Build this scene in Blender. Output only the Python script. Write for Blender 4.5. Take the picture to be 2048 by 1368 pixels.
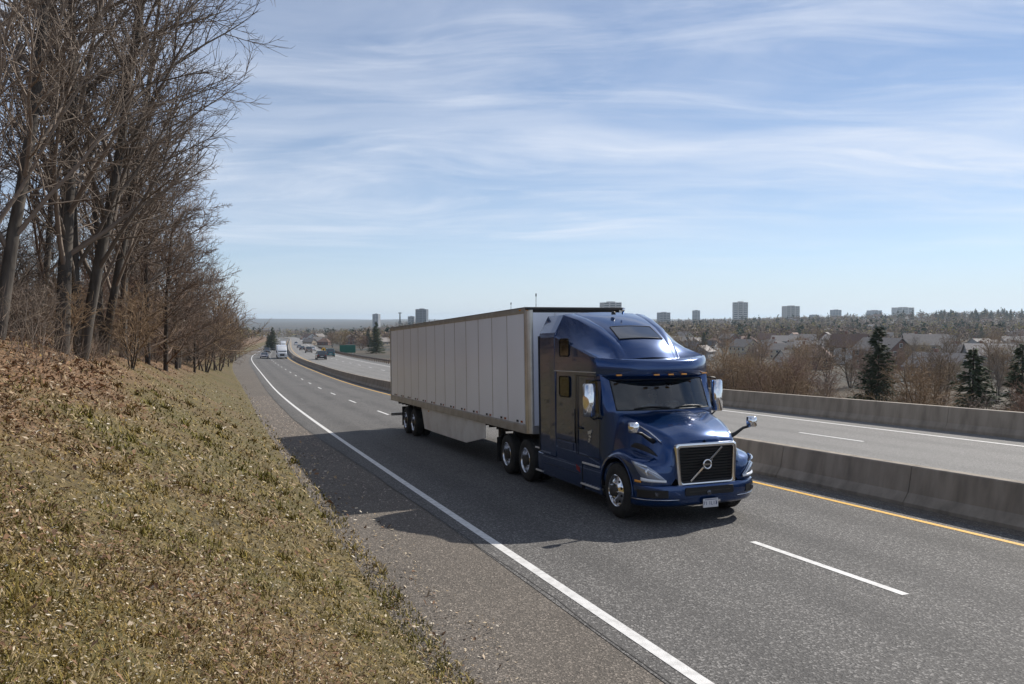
import bpy, bmesh, math, random
import numpy as np
from mathutils import Vector, Matrix, Euler
R = math.radians
for o in list(bpy.data.objects): bpy.data.objects.remove(o)
sc = bpy.context.scene
col = sc.collection

# ---------------------------------------------------------------- camera
CAMZ = 3.822
cam_d = bpy.data.cameras.new('camera'); cam = bpy.data.objects.new('camera', cam_d); col.objects.link(cam)
cam_d.sensor_width = 36.0; cam_d.lens = 36.0*1593/2048
cam_d.clip_start = 0.1; cam_d.clip_end = 30000
cam.location = (0, 0, CAMZ); cam.rotation_euler = (R(90) - math.atan(44/1593), 0, 0)
sc.camera = cam

# ---------------------------------------------------------------- sky and sun
SUN_AZ, SUN_EL = R(46), R(38.5)          # azimuth from +Y towards +X
world = bpy.data.worlds.new('World'); sc.world = world; world.use_nodes = True
nt = world.node_tree; N = nt.nodes; L = nt.links; N.clear()
def nd(t, **k):
    n = N.new(t)
    for a, b in k.items(): setattr(n, a, b)
    return n
def mth(op, a, b=None, clamp=False):
    n = nd('ShaderNodeMath', operation=op); n.use_clamp = clamp
    for i, v in enumerate((a, b)):
        if v is None: continue
        if isinstance(v, (int, float)): n.inputs[i].default_value = v
        else: L.new(v, n.inputs[i])
    return n.outputs[0]
sky = nd('ShaderNodeTexSky', sky_type='NISHITA'); sky.sun_disc = False
sky.sun_elevation = SUN_EL; sky.sun_rotation = SUN_AZ
sky.altitude = 300; sky.air_density = 0.75; sky.dust_density = 0.0; sky.ozone_density = 3.0
tc = nd('ShaderNodeTexCoord'); sep = nd('ShaderNodeSeparateXYZ'); L.new(tc.outputs['Generated'], sep.inputs[0])
zc = mth('ADD', mth('MAXIMUM', sep.outputs[2], 0.0), 0.12)
cx = mth('DIVIDE', sep.outputs[0], zc); cy = mth('DIVIDE', sep.outputs[1], zc)
cmb = nd('ShaderNodeCombineXYZ'); L.new(cx, cmb.inputs[0]); L.new(cy, cmb.inputs[1])
wn = nd('ShaderNodeTexNoise'); wn.inputs['Scale'].default_value = .55; wn.inputs['Detail'].default_value = 2; L.new(cmb.outputs[0], wn.inputs['Vector'])
wsub = nd('ShaderNodeVectorMath', operation='SUBTRACT'); L.new(wn.outputs['Color'], wsub.inputs[0]); wsub.inputs[1].default_value = (.5, .5, .5)
wsc = nd('ShaderNodeVectorMath', operation='SCALE'); L.new(wsub.outputs[0], wsc.inputs[0]); wsc.inputs['Scale'].default_value = .95
wad = nd('ShaderNodeVectorMath', operation='ADD'); L.new(cmb.outputs[0], wad.inputs[0]); L.new(wsc.outputs[0], wad.inputs[1])   # the winds bend the streaks
def noise(rot, sx, sy, scale, det, rough, dist, off=0):
    mp = nd('ShaderNodeMapping'); mp.inputs['Rotation'].default_value = (0, 0, R(rot)); mp.inputs['Scale'].default_value = (sx, sy, 1)
    mp.inputs['Location'].default_value = (off, off*.7, 0)
    L.new(wad.outputs[0], mp.inputs[0])
    n = nd('ShaderNodeTexNoise'); n.inputs['Scale'].default_value = scale; n.inputs['Detail'].default_value = det
    n.inputs['Roughness'].default_value = rough; n.inputs['Distortion'].default_value = dist
    L.new(mp.outputs[0], n.inputs['Vector']); return n.outputs[0]
def ramp(v, a, b):
    m = nd('ShaderNodeMapRange'); m.interpolation_type = 'SMOOTHSTEP'
    m.inputs[1].default_value = a; m.inputs[2].default_value = b; L.new(v, m.inputs[0]); return m.outputs[0]
n1 = noise(-12, .34, 1.0, 1.15, 6, .56, .6, 3.1)       # long streaks
n2 = noise(20, .55, .9, .85, 3, .5, .3, 8.9)            # where the veil is thick
n3 = noise(-22, .42, 1.3, 2.2, 8, .64, .8, 1.3)         # fibres
n4 = noise(24, .30, 1.2, 1.5, 7, .62, .8, 9.4)          # a second, crossing layer
cov = ramp(n2, .18, .56)
veil = mth('ADD', mth('MULTIPLY', cov, mth('ADD', mth('MULTIPLY', ramp(n1, .36, .68), .55), mth('MULTIPLY', ramp(n3, .42, .74), .40))), mth('MULTIPLY', mth('MULTIPLY', ramp(n4, .46, .78), .40), ramp(n2, .2, .55)))
hz = ramp(sep.outputs[2], .03, .15)
mask = mth('MULTIPLY', mth('ADD', mth('MULTIPLY', veil, .85), .03), mth('MULTIPLY', hz, .95), True)     # thin high veil everywhere, streaks on top
low1 = mth('MULTIPLY', mth('SUBTRACT', 1.0, ramp(sep.outputs[2], -.03, .16)), .94)
haze_low = mth('MAXIMUM', low1, mth('MULTIPLY', mth('SUBTRACT', 1.0, ramp(sep.outputs[2], .0, .5)), .38))   # pale air low on the horizon
mix = nd('ShaderNodeMixRGB'); L.new(mask, mix.inputs[0]); mix0 = nd('ShaderNodeMixRGB'); L.new(haze_low, mix0.inputs[0]); L.new(sky.outputs[0], mix0.inputs[1]); mix0.inputs[2].default_value = (5.9, 6.6, 7.4, 1); L.new(mix0.outputs[0], mix.inputs[1]); mix.inputs[2].default_value = (8.0, 8.4, 9.2, 1)
bg = nd('ShaderNodeBackground'); bg.inputs[1].default_value = 0.096
L.new(mix.outputs[0], bg.inputs[0]); wo = nd('ShaderNodeOutputWorld'); L.new(bg.outputs[0], wo.inputs[0])

sun_d = bpy.data.lights.new('sun', 'SUN'); sun = bpy.data.objects.new('sun', sun_d); col.objects.link(sun)
sun_d.energy = 4.6; sun_d.angle = R(.53); sun_d.color = (1.0, .94, .85)
sv = Vector((math.sin(SUN_AZ)*math.cos(SUN_EL), math.cos(SUN_AZ)*math.cos(SUN_EL), math.sin(SUN_EL)))
sun.rotation_euler = sv.to_track_quat('Z', 'Y').to_euler(); sun.location = (30, 30, 60)
vs = sc.view_settings
vs.view_transform = 'Standard'; vs.look = 'None'; vs.exposure = 0.2; vs.gamma = 1.0; vs.use_curve_mapping = False
sc.cycles.max_bounces = 6; sc.cycles.transparent_max_bounces = 8; sc.cycles.volume_bounces = 0

# ---------------------------------------------------------------- helpers
rnd = random.Random(7)
MATS = {}
def mat(name, c, rough=.6, metal=0.0, c2=None, nscale=8.0, ndet=4, lo=.35, hi=.65, bump=0.0, bscale=60.0, coat=0.0, spec=.5, attr=None, obj_var=0.0, space='Object', sub=None, trans=0.0, ior=1.45, stretch=None, alpha=1.0):
    m = bpy.data.materials.new(name); m.use_nodes = True; t = m.node_tree; ns = t.nodes; ln = t.links
    b = ns['Principled BSDF']; b.inputs['Base Color'].default_value = (*c, 1); b.inputs['Roughness'].default_value = rough
    b.inputs['Metallic'].default_value = metal; b.inputs['Coat Weight'].default_value = coat; b.inputs['Coat Roughness'].default_value = .03
    b.inputs['Specular IOR Level'].default_value = spec; b.inputs['Transmission Weight'].default_value = trans; b.inputs['IOR'].default_value = ior
    b.inputs['Alpha'].default_value = alpha
    vec = None
    if c2 or bump:
        if space == 'World':
            g = ns.new('ShaderNodeNewGeometry'); vec = g.outputs['Position']
        else:
            g = ns.new('ShaderNodeTexCoord'); vec = g.outputs['Object']
        if stretch:
            mp = ns.new('ShaderNodeMapping'); mp.inputs['Scale'].default_value = stretch; ln.new(vec, mp.inputs[0]); vec = mp.outputs[0]
    cur = None
    if attr:
        a = ns.new('ShaderNodeVertexColor'); a.layer_name = attr; cur = a.outputs[0]
    if c2:
        n = ns.new('ShaderNodeTexNoise'); n.inputs['Scale'].default_value = nscale; n.inputs['Detail'].default_value = ndet; ln.new(vec, n.inputs['Vector'])
        mr = ns.new('ShaderNodeMapRange'); mr.inputs[1].default_value = lo; mr.inputs[2].default_value = hi; ln.new(n.outputs[0], mr.inputs[0])
        mx = ns.new('ShaderNodeMixRGB'); mx.inputs[1].default_value = (*c, 1); mx.inputs[2].default_value = (*c2, 1); ln.new(mr.outputs[0], mx.inputs[0]); cur = mx.outputs[0]
    if obj_var:
        oi = ns.new('ShaderNodeObjectInfo'); hs = ns.new('ShaderNodeHueSaturation')
        mv = ns.new('ShaderNodeMapRange'); mv.inputs[3].default_value = 1-obj_var; mv.inputs[4].default_value = 1+obj_var; ln.new(oi.outputs['Random'], mv.inputs[0])
        ln.new(mv.outputs[0], hs.inputs['Value'])
        if cur: ln.new(cur, hs.inputs['Color'])
        else: hs.inputs['Color'].default_value = (*c, 1)
        cur = hs.outputs[0]
    if cur: ln.new(cur, b.inputs['Base Color'])
    if bump:
        n = ns.new('ShaderNodeTexNoise'); n.inputs['Scale'].default_value = bscale; n.inputs['Detail'].default_value = 5; ln.new(vec, n.inputs['Vector'])
        bp = ns.new('ShaderNodeBump'); bp.inputs['Strength'].default_value = bump; bp.inputs['Distance'].default_value = .02; ln.new(n.outputs[0], bp.inputs['Height']); ln.new(bp.outputs[0], b.inputs['Normal'])
    MATS[name] = m; return m

class MB:
    def __init__(s): s.v = []; s.f = []
    def add(s, vs, fs):
        o = len(s.v); s.v += [tuple(p) for p in vs]; s.f += [tuple(i+o for i in f) for f in fs]; return s
    def box(s, x0, x1, y0, y1, z0, z1):
        return s.add([(x0,y0,z0),(x1,y0,z0),(x1,y1,z0),(x0,y1,z0),(x0,y0,z1),(x1,y0,z1),(x1,y1,z1),(x0,y1,z1)],
                     [(0,3,2,1),(4,5,6,7),(0,1,5,4),(1,2,6,5),(2,3,7,6),(3,0,4,7)])
    def obox(s, c, ax, ay, az):                       # oriented box from centre and half axes
        c, ax, ay, az = map(Vector, (c, ax, ay, az)); vs = []
        for k in (-1, 1):
            for i, j in ((-1,-1),(1,-1),(1,1),(-1,1)): vs.append(c+ax*i+ay*j+az*k)
        return s.add(vs, [(0,3,2,1),(4,5,6,7),(0,1,5,4),(1,2,6,5),(2,3,7,6),(3,0,4,7)])
    def loft(s, secs, closed=False, cap0=False, cap1=False):
        n = len(secs[0]); fs = []; vs = [p for q in secs for p in q]; m = n if closed else n-1
        for i in range(len(secs)-1):
            for j in range(m):
                k = (j+1) % n; fs.append((i*n+j, i*n+k, (i+1)*n+k, (i+1)*n+j))
        if cap0: fs.append(tuple(range(n))[::-1])
        if cap1: fs.append(tuple((len(secs)-1)*n+j for j in range(n)))
        return s.add(vs, fs)
    def tube(s, pts, rad, n=8, cap=True):
        pts = [Vector(p) for p in pts]; secs = []
        if isinstance(rad, (int, float)): rad = [rad]*len(pts)
        u = None
        for i, p in enumerate(pts):
            t = (pts[min(i+1, len(pts)-1)]-pts[max(i-1, 0)]).normalized()
            if u is None: u = t.orthogonal().normalized()
            else: u = (u-t*u.dot(t)).normalized()
            w = t.cross(u)
            secs.append([p+(u*math.cos(2*math.pi*k/n)+w*math.sin(2*math.pi*k/n))*rad[i] for k in range(n)])
        return s.loft(secs, True, cap, cap)
    def lathe(s, prof, n=32, axis='x', c=(0,0,0)):    # prof: (axial, radius)
        secs = []
        for ax, r in prof:
            q = []
            for k in range(n):
                a = 2*math.pi*k/n; y, z = r*math.cos(a), r*math.sin(a)
                q.append((c[0]+ax, c[1]+y, c[2]+z) if axis == 'x' else ((c[0]+y, c[1]+ax, c[2]+z) if axis == 'y' else (c[0]+y, c[1]+z, c[2]+ax)))
            secs.append(q)
        return s.loft(secs, True)
    def prism(s, poly, axis, t0, t1):                 # polygon extruded along an axis
        f = {'x': lambda a, b, t: (t, a, b), 'y': lambda a, b, t: (a, t, b), 'z': lambda a, b, t: (a, b, t)}[axis]
        n = len(poly); vs = [f(a, b, t0) for a, b in poly]+[f(a, b, t1) for a, b in poly]
        return s.add(vs, [tuple(range(n))[::-1], tuple(range(n, 2*n))]+[(i, (i+1) % n, n+(i+1) % n, n+i) for i in range(n)])
    def build(s, name, m, parent=None, smooth=False, bevel=0, sub=0, mirror=False, seg=2, fixn=True, auto=None):
        me = bpy.data.meshes.new(name); me.from_pydata(s.v, [], s.f)
        if fixn or bevel:
            b = bmesh.new(); b.from_mesh(me)
            if mirror:
                g = bmesh.ops.duplicate(b, geom=b.verts[:]+b.edges[:]+b.faces[:])
                vv = [e for e in g['geom'] if isinstance(e, bmesh.types.BMVert)]
                for q in vv: q.co.x = -q.co.x
                bmesh.ops.remove_doubles(b, verts=b.verts, dist=1e-4)
            if fixn: bmesh.ops.recalc_face_normals(b, faces=b.faces)
            if bevel: bmesh.ops.bevel(b, geom=[e for e in b.edges if len(e.link_faces) == 2 and e.calc_face_angle(0) > .5], offset=bevel, segments=seg, affect='EDGES', profile=.5, clamp_overlap=True)
            b.to_mesh(me); b.free()
        o = bpy.data.objects.new(name, me); col.objects.link(o); o.data.materials.append(m if not isinstance(m, str) else MATS[m])
        if smooth:
            me.polygons.foreach_set('use_smooth', [True]*len(me.polygons))
            if auto: me.set_sharp_from_angle(angle=R(auto))
        if sub:
            q = o.modifiers.new('s', 'SUBSURF'); q.levels = sub; q.render_levels = sub
        if parent: o.parent = parent
        return o
def npmesh(name, V, F, m, parent=None, cols=None, smooth=False, nside=4):
    me = bpy.data.meshes.new(name); V = np.asarray(V, np.float32); F = np.asarray(F, np.int32)
    me.vertices.add(len(V)); me.vertices.foreach_set('co', V.ravel())
    k = F.shape[1]; me.loops.add(F.size); me.loops.foreach_set('vertex_index', F.ravel())
    me.polygons.add(len(F)); me.polygons.foreach_set('loop_start', np.arange(0, F.size, k, dtype=np.int32))
    if smooth: me.polygons.foreach_set('use_smooth', np.ones(len(F), bool))
    if cols is not None:
        at = me.color_attributes.new('col', 'FLOAT_COLOR', 'POINT'); c4 = np.ones((len(V), 4), np.float32); c4[:, :3] = cols
        at.data.foreach_set('color', c4.ravel())
    me.update(calc_edges=True); me.validate()
    o = bpy.data.objects.new(name, me); col.objects.link(o); me.materials.append(m if not isinstance(m, str) else MATS[m])
    if parent: o.parent = parent
    return o
def tag(o, label=None, cat=None, group=None, kind=None):
    if label: o['label'] = label
    if cat: o['category'] = cat
    if group: o['group'] = group
    if kind: o['kind'] = kind
    return o
def empty(name, loc=(0,0,0), rot=(0,0,0), label=None, cat=None, group=None):
    o = bpy.data.objects.new(name, None); col.objects.link(o); o.location = loc; o.rotation_euler = rot; o.empty_display_size = .2
    return tag(o, label, cat, group)
_kids = {}
def kids(o):                                          # Object.children walks every object: remember it for the prototypes
    if o.name not in _kids: _kids[o.name] = [c.name for c in o.children]
    return [bpy.data.objects[n] for n in _kids[o.name]]
def copy_tree(o, parent=None):
    c = o.copy(); col.objects.link(c); c.parent = parent
    for ch in kids(o): copy_tree(ch, c)
    return c

# ---------------------------------------------------------------- the road's own coordinates: a = metres away along the road from the trailer's nose, r = metres to the right
HEAD = math.atan(600/1593)
DV = np.array([-math.sin(HEAD), math.cos(HEAD)]); RV = np.array([DV[1], -DV[0]])
OX, OY = .308, 18.76
_g = np.arange(-120, 12000, 1.0)
_s = np.where(_g < 45, -.041, np.where(_g < 95, -.041+.02*(_g-45)/50, np.where(_g < 350, -.021, np.where(_g < 900, -.016, 0))))
_z = np.concatenate([[0], np.cumsum(_s[:-1])]); _z -= np.interp(0, _g, _z)
def zp(a): return np.interp(a, _g, _z)
_ca = [-200, 0, 12, 24, 35, 53, 73, 96, 123, 143, 170, 206, 269, 359, 645, 900, 12000]
_cv = [0, 0, .04, .14, .32, .8, 1.42, 2.02, 2.6, 3.15, 4.2, 6.3, 11.2, 18.8, 44.5, 67, 67]
_cs = np.interp(_g, _ca, _cv)
for _ in range(3):
    _k = np.concatenate([[0], np.cumsum(_cs)]); _w = 7
    _cs = np.concatenate([_cs[:_w], (_k[2*_w+1:]-_k[:-2*_w-1])/(2*_w+1), _cs[-_w:]])
def cc(a): return np.interp(a, _g, _cs)
def ss(x, a, b):
    t = np.clip((x-a)/(b-a), 0, 1); return t*t*(3-2*t)
def XY(a, r): return OX+DV[0]*a+RV[0]*r, OY+DV[1]*a+RV[1]*r
def AR(x, y): return (x-OX)*DV[0]+(y-OY)*DV[1], (x-OX)*RV[0]+(y-OY)*RV[1]
WH = lambda a: cc(a)-2.67-.5*ss(a, 120, 220)          # white edge line
DA = lambda a: cc(a)+1.13+.1*ss(a, 30, 120)           # lane dashes
YE = lambda a: cc(a)+4.72+.6*ss(a, 110, 210)          # yellow edge line
BA = lambda a: cc(a)+5.55+.9*ss(a, 110, 210)          # median barrier foot
GR = lambda a: cc(a)-4.62-1.4*ss(a, 30, 120)          # gravel meets grass
PV = lambda a: cc(a)-3.0-.45*ss(a, -6, 20)            # pavement edge
OD = lambda a: cc(a)+12.65+.9*ss(a, 110, 210)
OW = lambda a: cc(a)+15.9+.9*ss(a, 110, 210)
B2 = lambda a: cc(a)+17.5+.9*ss(a, 110, 210)          # outer barrier foot
def ozp(a): return zp(a)+.006*np.clip(a, -20, 60)     # the far carriageway falls a little less
def P3(a, r, z): x, y = XY(a, r); return (float(x), float(y), float(z))
def ground_z(a, r):
    """height of the natural ground, everything in numpy"""
    a = np.asarray(a, float); r = np.asarray(r, float); zr = zp(a)
    q = GR(a)-r
    bank = np.where(q > 0, .588*(np.sqrt(q*q+.6)-.775)-.45*(np.sqrt(np.maximum(q-6.3, 0)**2+1.2)-1.095), 0)
    bank = bank*(1-.25*ss(a, 20, 60)-.35*ss(a, 70, 160))
    x, y = XY(a, r); D = np.hypot(x, y)
    far = -9.3+3.5*ss(D, 500, 1800)+6*ss(D, 1500, 4500)+9.5*ss(D, 4800, 6500)+(5*np.sin(x*.0021+1)+3*np.sin(x*.0057+.4)+1.5*np.sin(x*.013))*ss(D, 3500, 6000)
    lf = 1-ss(x/np.maximum(y, 1), -.22, -.10)
    far = far+lf*(-13*ss(D, 450, 1300)+15*ss(D, 3000, 6200))
    far = far+8*ss(D, 330, 1500)*ss(x/np.maximum(y, 1), .08, .42)*(1-ss(D, 2500, 5000))
    far = far+9*np.exp(-((x-640)**2+(y-980)**2)/(260.**2))
    t = r-(B2(a)+.9)
    wd = 29+np.clip(a-90, 0, 300)*.45
    zl = zr-.005+bank
    zrr = zr-.35+(far-zr+.35)*ss(t, 0, wd)
    z = np.where(q > 0, zl, np.where(t > 0, zrr, zr-.35))
    f = ss(a, 800, 1600)
    return z*(1-f)+far*f
# ---------------------------------------------------------------- the ground, roads and markings
def road_mat(name, c, dark, light, aggr, stain, tracks=None):
    m = bpy.data.materials.new(name); m.use_nodes = True; t = m.node_tree; ns = t.nodes; ln = t.links; b = ns['Principled BSDF']
    g = ns.new('ShaderNodeNewGeometry')
    def tex(scale, det=3):
        n = ns.new('ShaderNodeTexNoise'); n.inputs['Scale'].default_value = scale; n.inputs['Detail'].default_value = det; ln.new(g.outputs['Position'], n.inputs['Vector']); return n.outputs[0]
    def mr(v, a, bb, lo=0, hi=1):
        q = ns.new('ShaderNodeMapRange'); q.inputs[1].default_value = a; q.inputs[2].default_value = bb; q.inputs[3].default_value = lo; q.inputs[4].default_value = hi; ln.new(v, q.inputs[0]); return q.outputs[0]
    def mx(f, a, bb, mode='MIX'):
        q = ns.new('ShaderNodeMixRGB'); q.blend_type = mode
        for i, v in enumerate((f, a, bb)):
            if isinstance(v, tuple): q.inputs[i].default_value = (*v, 1)
            elif isinstance(v, (int, float)): q.inputs[i].default_value = v
            else: ln.new(v, q.inputs[i])
        return q.outputs[0]
    v = ns.new('ShaderNodeTexVoronoi'); v.inputs['Scale'].default_value = aggr; ln.new(g.outputs['Position'], v.inputs['Vector'])
    sepc = ns.new('ShaderNodeSeparateColor'); ln.new(v.outputs['Color'], sepc.inputs[0])
    c1 = mx(mr(tex(.9, 6), .3, .7), c, tuple(k*stain for k in c))
    c1 = mx(mr(tex(.13, 3), .35, .65, 0, .5), c1, tuple(k*1.18 for k in c))
    c2 = mx(mr(sepc.outputs[0], .72, .9, 0, .8), c1, light)
    c3 = mx(mr(sepc.outputs[1], .7, .85, 0, .75), c2, dark)
    c4 = mx(mr(tex(aggr*.5, 4), .25, .75, 0, .4), c3, dark)
    if tracks:
        at = ns.new('ShaderNodeAttribute'); at.attribute_name = 'lat'
        def mt(op, a, bb=None):
            k = ns.new('ShaderNodeMath'); k.operation = op
            for i_, v_ in enumerate((a, bb)):
                if v_ is None: continue
                if isinstance(v_, (int, float)): k.inputs[i_].default_value = v_
                else: ln.new(v_, k.inputs[i_])
            return k.outputs[0]
        w_ = mt('COSINE', mt('MULTIPLY', mt('ADD', at.outputs['Fac'], tracks[0]), 2*math.pi/tracks[1]))
        w_ = mt('MULTIPLY', mr(w_, -.2, 1), mr(tex(.25, 5), .25, .7))
        c4 = mx(mt('MULTIPLY', w_, tracks[2]), c4, dark)
    if name == 'turf_soil':                           # green and straw patches, brown where leaves have gathered
        c4 = mx(mr(tex(1.3, 6), .42, .62, 0, .55), c4, (.078, .071, .015)); at = ns.new('ShaderNodeAttribute'); at.attribute_name = 'litter'
        c4 = mx(at.outputs['Fac'], c4, mx(mr(sepc.outputs[2], .3, .8), (.085, .05, .028), (.24, .135, .07)))
    ln.new(c4, b.inputs['Base Color']); b.inputs['Roughness'].default_value = .82; b.inputs['Specular IOR Level'].default_value = .35
    bp = ns.new('ShaderNodeBump'); bp.inputs['Strength'].default_value = .55; bp.inputs['Distance'].default_value = .012
    ad = ns.new('ShaderNodeMath'); ad.operation = 'ADD'; ln.new(v.outputs['Distance'], ad.inputs[0]); ln.new(tex(aggr*1.3, 3), ad.inputs[1])
    ln.new(ad.outputs[0], bp.inputs['Height']); ln.new(bp.outputs[0], b.inputs['Normal'])
    MATS[name] = m; return m
road_mat('asphalt', (.122, .116, .110), (.046, .044, .043), (.36, .345, .325), 48, .82, (1.67, 1.85, .5))
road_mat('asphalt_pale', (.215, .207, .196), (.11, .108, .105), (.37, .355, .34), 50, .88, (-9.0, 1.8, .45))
road_mat('gravel', (.145, .125, .104), (.055, .047, .039), (.36, .31, .26), 55, .72)
mat('white_paint', (.72, .71, .69), .6, c2=(.5, .49, .47), nscale=9, lo=.45, hi=.75, bump=.3, bscale=80, space='World')
mat('yellow_paint', (.75, .42, .05), .6, c2=(.5, .3, .07), nscale=9, lo=.5, hi=.75, bump=.3, bscale=80, space='World')
mat('concrete', (.31, .265, .212), .85, c2=(.18, .152, .12), nscale=1.5, ndet=9, lo=.38, hi=.7, bump=.35, bscale=8, space='World', stretch=(2.2, 2.2, .5))
mat('concrete_outer', (.315, .27, .218), .85, c2=(.195, .165, .132), nscale=1.3, ndet=9, lo=.38, hi=.7, bump=.35, bscale=8, space='World', stretch=(2.2, 2.2, .5))
mat('tar', (.05, .046, .042), .8, space='World')
# soil under the grass: straw, olive and brown patches
road_mat('turf_soil', (.115, .083, .026), (.038, .029, .012), (.26, .185, .06), 15, .7)
m = mat('far_ground', (.07, .053, .033), .95, c2=(.026, .027, .021), nscale=.012, ndet=9, lo=.4, hi=.6, space='World')

AS = np.concatenate([np.arange(-24, 130, .8), np.geomspace(130, 1000, 120)])
def strip(f0, f1, fz, a, nr=2):
    t = np.linspace(0, 1, nr); A = np.repeat(a[:, None], nr, 1); r0, r1 = f0(a), f1(a)
    Rr = r0[:, None]*(1-t)+r1[:, None]*t; x, y = XY(A, Rr); z = fz(a)[:, None]+0*x
    V = np.stack([x, y, z], -1).reshape(-1, 3); i = np.arange(len(a)-1)[:, None]*nr+np.arange(nr-1)[None]
    F = np.stack([i, i+1, i+nr+1, i+nr], -1).reshape(-1, 4); return V, F
def sheet(name, f0, f1, fz, m, a=AS, parent=None, nr=2, kind='structure'):
    V, F = strip(f0, f1, fz, a, nr); o = npmesh(name, V, F, m, parent)
    if kind and not parent: o['kind'] = kind
    t_ = np.linspace(0, 1, nr); lat = ((f0(a)-cc(a))[:, None]*(1-t_)+(f1(a)-cc(a))[:, None]*t_).ravel().astype(np.float32)
    o.data.attributes.new('lat', 'FLOAT', 'POINT').data.foreach_set('value', lat)
    return o
off = lambda f, k: (lambda a: f(a)+k)
# natural ground: one sheet to the horizon, split only by material
ga = np.concatenate([np.arange(-26, 60, .7), np.geomspace(60.7, 9500, 150)])
def ground_sheet(name, cols, m):
    A = np.repeat(ga[:, None], len(cols), 1); Q = np.repeat(np.asarray(cols)[None], len(ga), 0)
    return A, Q
lq = -np.concatenate([np.arange(-.4, 14, .4), np.geomspace(14.4, 3500, 46)])      # left columns from the gravel edge
A = np.repeat(ga[:, None], len(lq), 1); Rr = GR(A)+lq[None]
lumps = lambda x, y: .05*np.sin(x*1.3+np.sin(y*.9))*np.cos(y*1.1)+.03*np.sin(x*3.1+y*2.3)
def gz(a, r):
    x, y = XY(a, r); q = np.clip(GR(a)-r, 0, 2)/2
    return ground_z(a, r)+lumps(x, y)*q
def grid(name, A, Rr, Z, m):
    x, y = XY(A, Rr); V = np.stack([x, y, Z], -1).reshape(-1, 3); nr = A.shape[1]
    i = np.arange(A.shape[0]-1)[:, None]*nr+np.arange(nr-1)[None]; F = np.stack([i, i+1, i+nr+1, i+nr], -1).reshape(-1, 4)
    o = npmesh(name, V, F, m, smooth=True); o['kind'] = 'structure'; return o
gb = grid('grass_bank', A, Rr, gz(A, Rr), 'turf_soil')
def litter(a, r):
    x, y = XY(a, r); q_ = GR(a)-r; n_ = .5+.25*(np.sin(x*.7+3+1.7*np.sin(y*.5+3))+np.sin(y*.9-3+1.3*np.sin(x*.63))); return np.clip(ss(q_, 3.0, 6.0)*1.0+.9*(n_-.6)*ss(q_, .3, 1.5), 0, .9)
gb.data.attributes.new('litter', 'FLOAT', 'POINT').data.foreach_set('value', litter(A, Rr).ravel().astype(np.float32))
rq = np.concatenate([[0, .3], np.arange(1, 60, 1.5), np.geomspace(61, 11000, 90)])
A = np.repeat(ga[:, None], len(rq), 1); Rr = (GR(A)+.2)*(rq[None] == 0)+(B2(A)+.85+rq[None])*(rq[None] > 0)
Z = ground_z(A, Rr); Z[:, 0] = zp(ga)-.35
Z[:, 1] = zp(ga)-.35
grid('valley_ground', A, Rr, Z, 'far_ground')
# roads as sheets 4 mm apart
sheet('gravel_shoulder', off(GR, -.5), off(PV, .3), lambda a: zp(a)-.006, 'gravel', nr=6)
sheet('road', PV, BA, zp, 'asphalt', nr=3)
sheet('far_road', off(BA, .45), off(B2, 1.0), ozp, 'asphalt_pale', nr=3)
ML = lambda k: (lambda a: zp(a)+k)
def marking(name, f, w, m, fz, a=AS):
    return sheet(name, off(f, -w/2), off(f, w/2), fz, m, a)
marking('white_edge_line', WH, .15, 'white_paint', ML(.005))
marking('yellow_edge_line', YE, .12, 'yellow_paint', ML(.005))
marking('white_outer_line', OW, .15, 'white_paint', lambda a: ozp(a)+.005)
marking('yellow_inner_line', lambda a: BA(a)+1.5, .13, 'yellow_paint', lambda a: ozp(a)+.005)
def dashes(name, f, a0, fz, period=10.55, n=40, ln=3.0):
    V = []; F = []
    for k in range(n):
        a = np.linspace(a0+k*period, a0+k*period+ln, 4); v, q = strip(off(f, -.06), off(f, .06), fz, a); F.append(q+sum(len(u) for u in V)); V.append(v)
    o = npmesh(name, np.concatenate(V), np.concatenate(F), 'white_paint'); o['kind'] = 'structure'
dashes('lane_dashes', DA, -10.0, ML(.005))
dashes('far_lane_dashes', OD, 2.45-10.55, lambda a: ozp(a)+.005)
# a wandering tar seam along the pavement edge
sa = np.arange(-24, 120, .25); wob = np.interp(sa, np.arange(-24, 121, .5), np.cumsum(np.random.RandomState(3).randn(290))*.012)
wob -= np.interp(sa, sa[::40], wob[::40])
x = lambda k: (lambda a: PV(a)+.02+np.interp(a, sa, wob)+k)
sheet('pavement_edge_crack', x(-.007), x(.007), ML(.004), 'tar', sa)

# ---------------------------------------------------------------- concrete barriers, segment by segment
def barrier(name, f, fz, a0, a1, seg, prof, m, label, wave=0):
    root = empty(name, P3(a0, f(a0), fz(a0)), label=label, cat='barrier'); ox, oy, oz = root.location
    a = a0
    while a < a1:
        n = 3 if a < 120 else 5; ln = seg if a < 130 else seg*4
        st = np.linspace(a+.007, a+ln-.007, n+1); secs = []
        dz, dr = rnd.uniform(-.004, .004), rnd.uniform(-.005, .005)
        for s_ in st:
            secs.append([tuple(np.array(P3(s_, f(s_)+u+dr, fz(s_)+w+(dz if w > .1 else 0)))-np.array([ox, oy, oz])) for u, w in prof])
        MB().loft(secs, True, True, True).build('segment', m, root)
        a += ln
    return root
jersey = [(0,-.05),(0,.07),(.13,.25),(.215,.74),(.235,.76),(.425,.76),(.445,.74),(.53,.25),(.66,.07),(.66,-.05)]
tall = [(0,-.05),(0,.1),(.1,.28),(.17,.82),(.19,.84),(.44,.84),(.46,.82),(.5,-.05)]
barrier('median_barrier', BA, zp, -20.6, 640, 3.7, jersey, 'concrete', 'long concrete median barrier between the two carriageways, beside the truck')
barrier('outer_barrier', B2, ozp, -18, 74, 5.4, tall, 'concrete_outer', 'concrete barrier along the far edge of the far carriageway, brush behind it')

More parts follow.
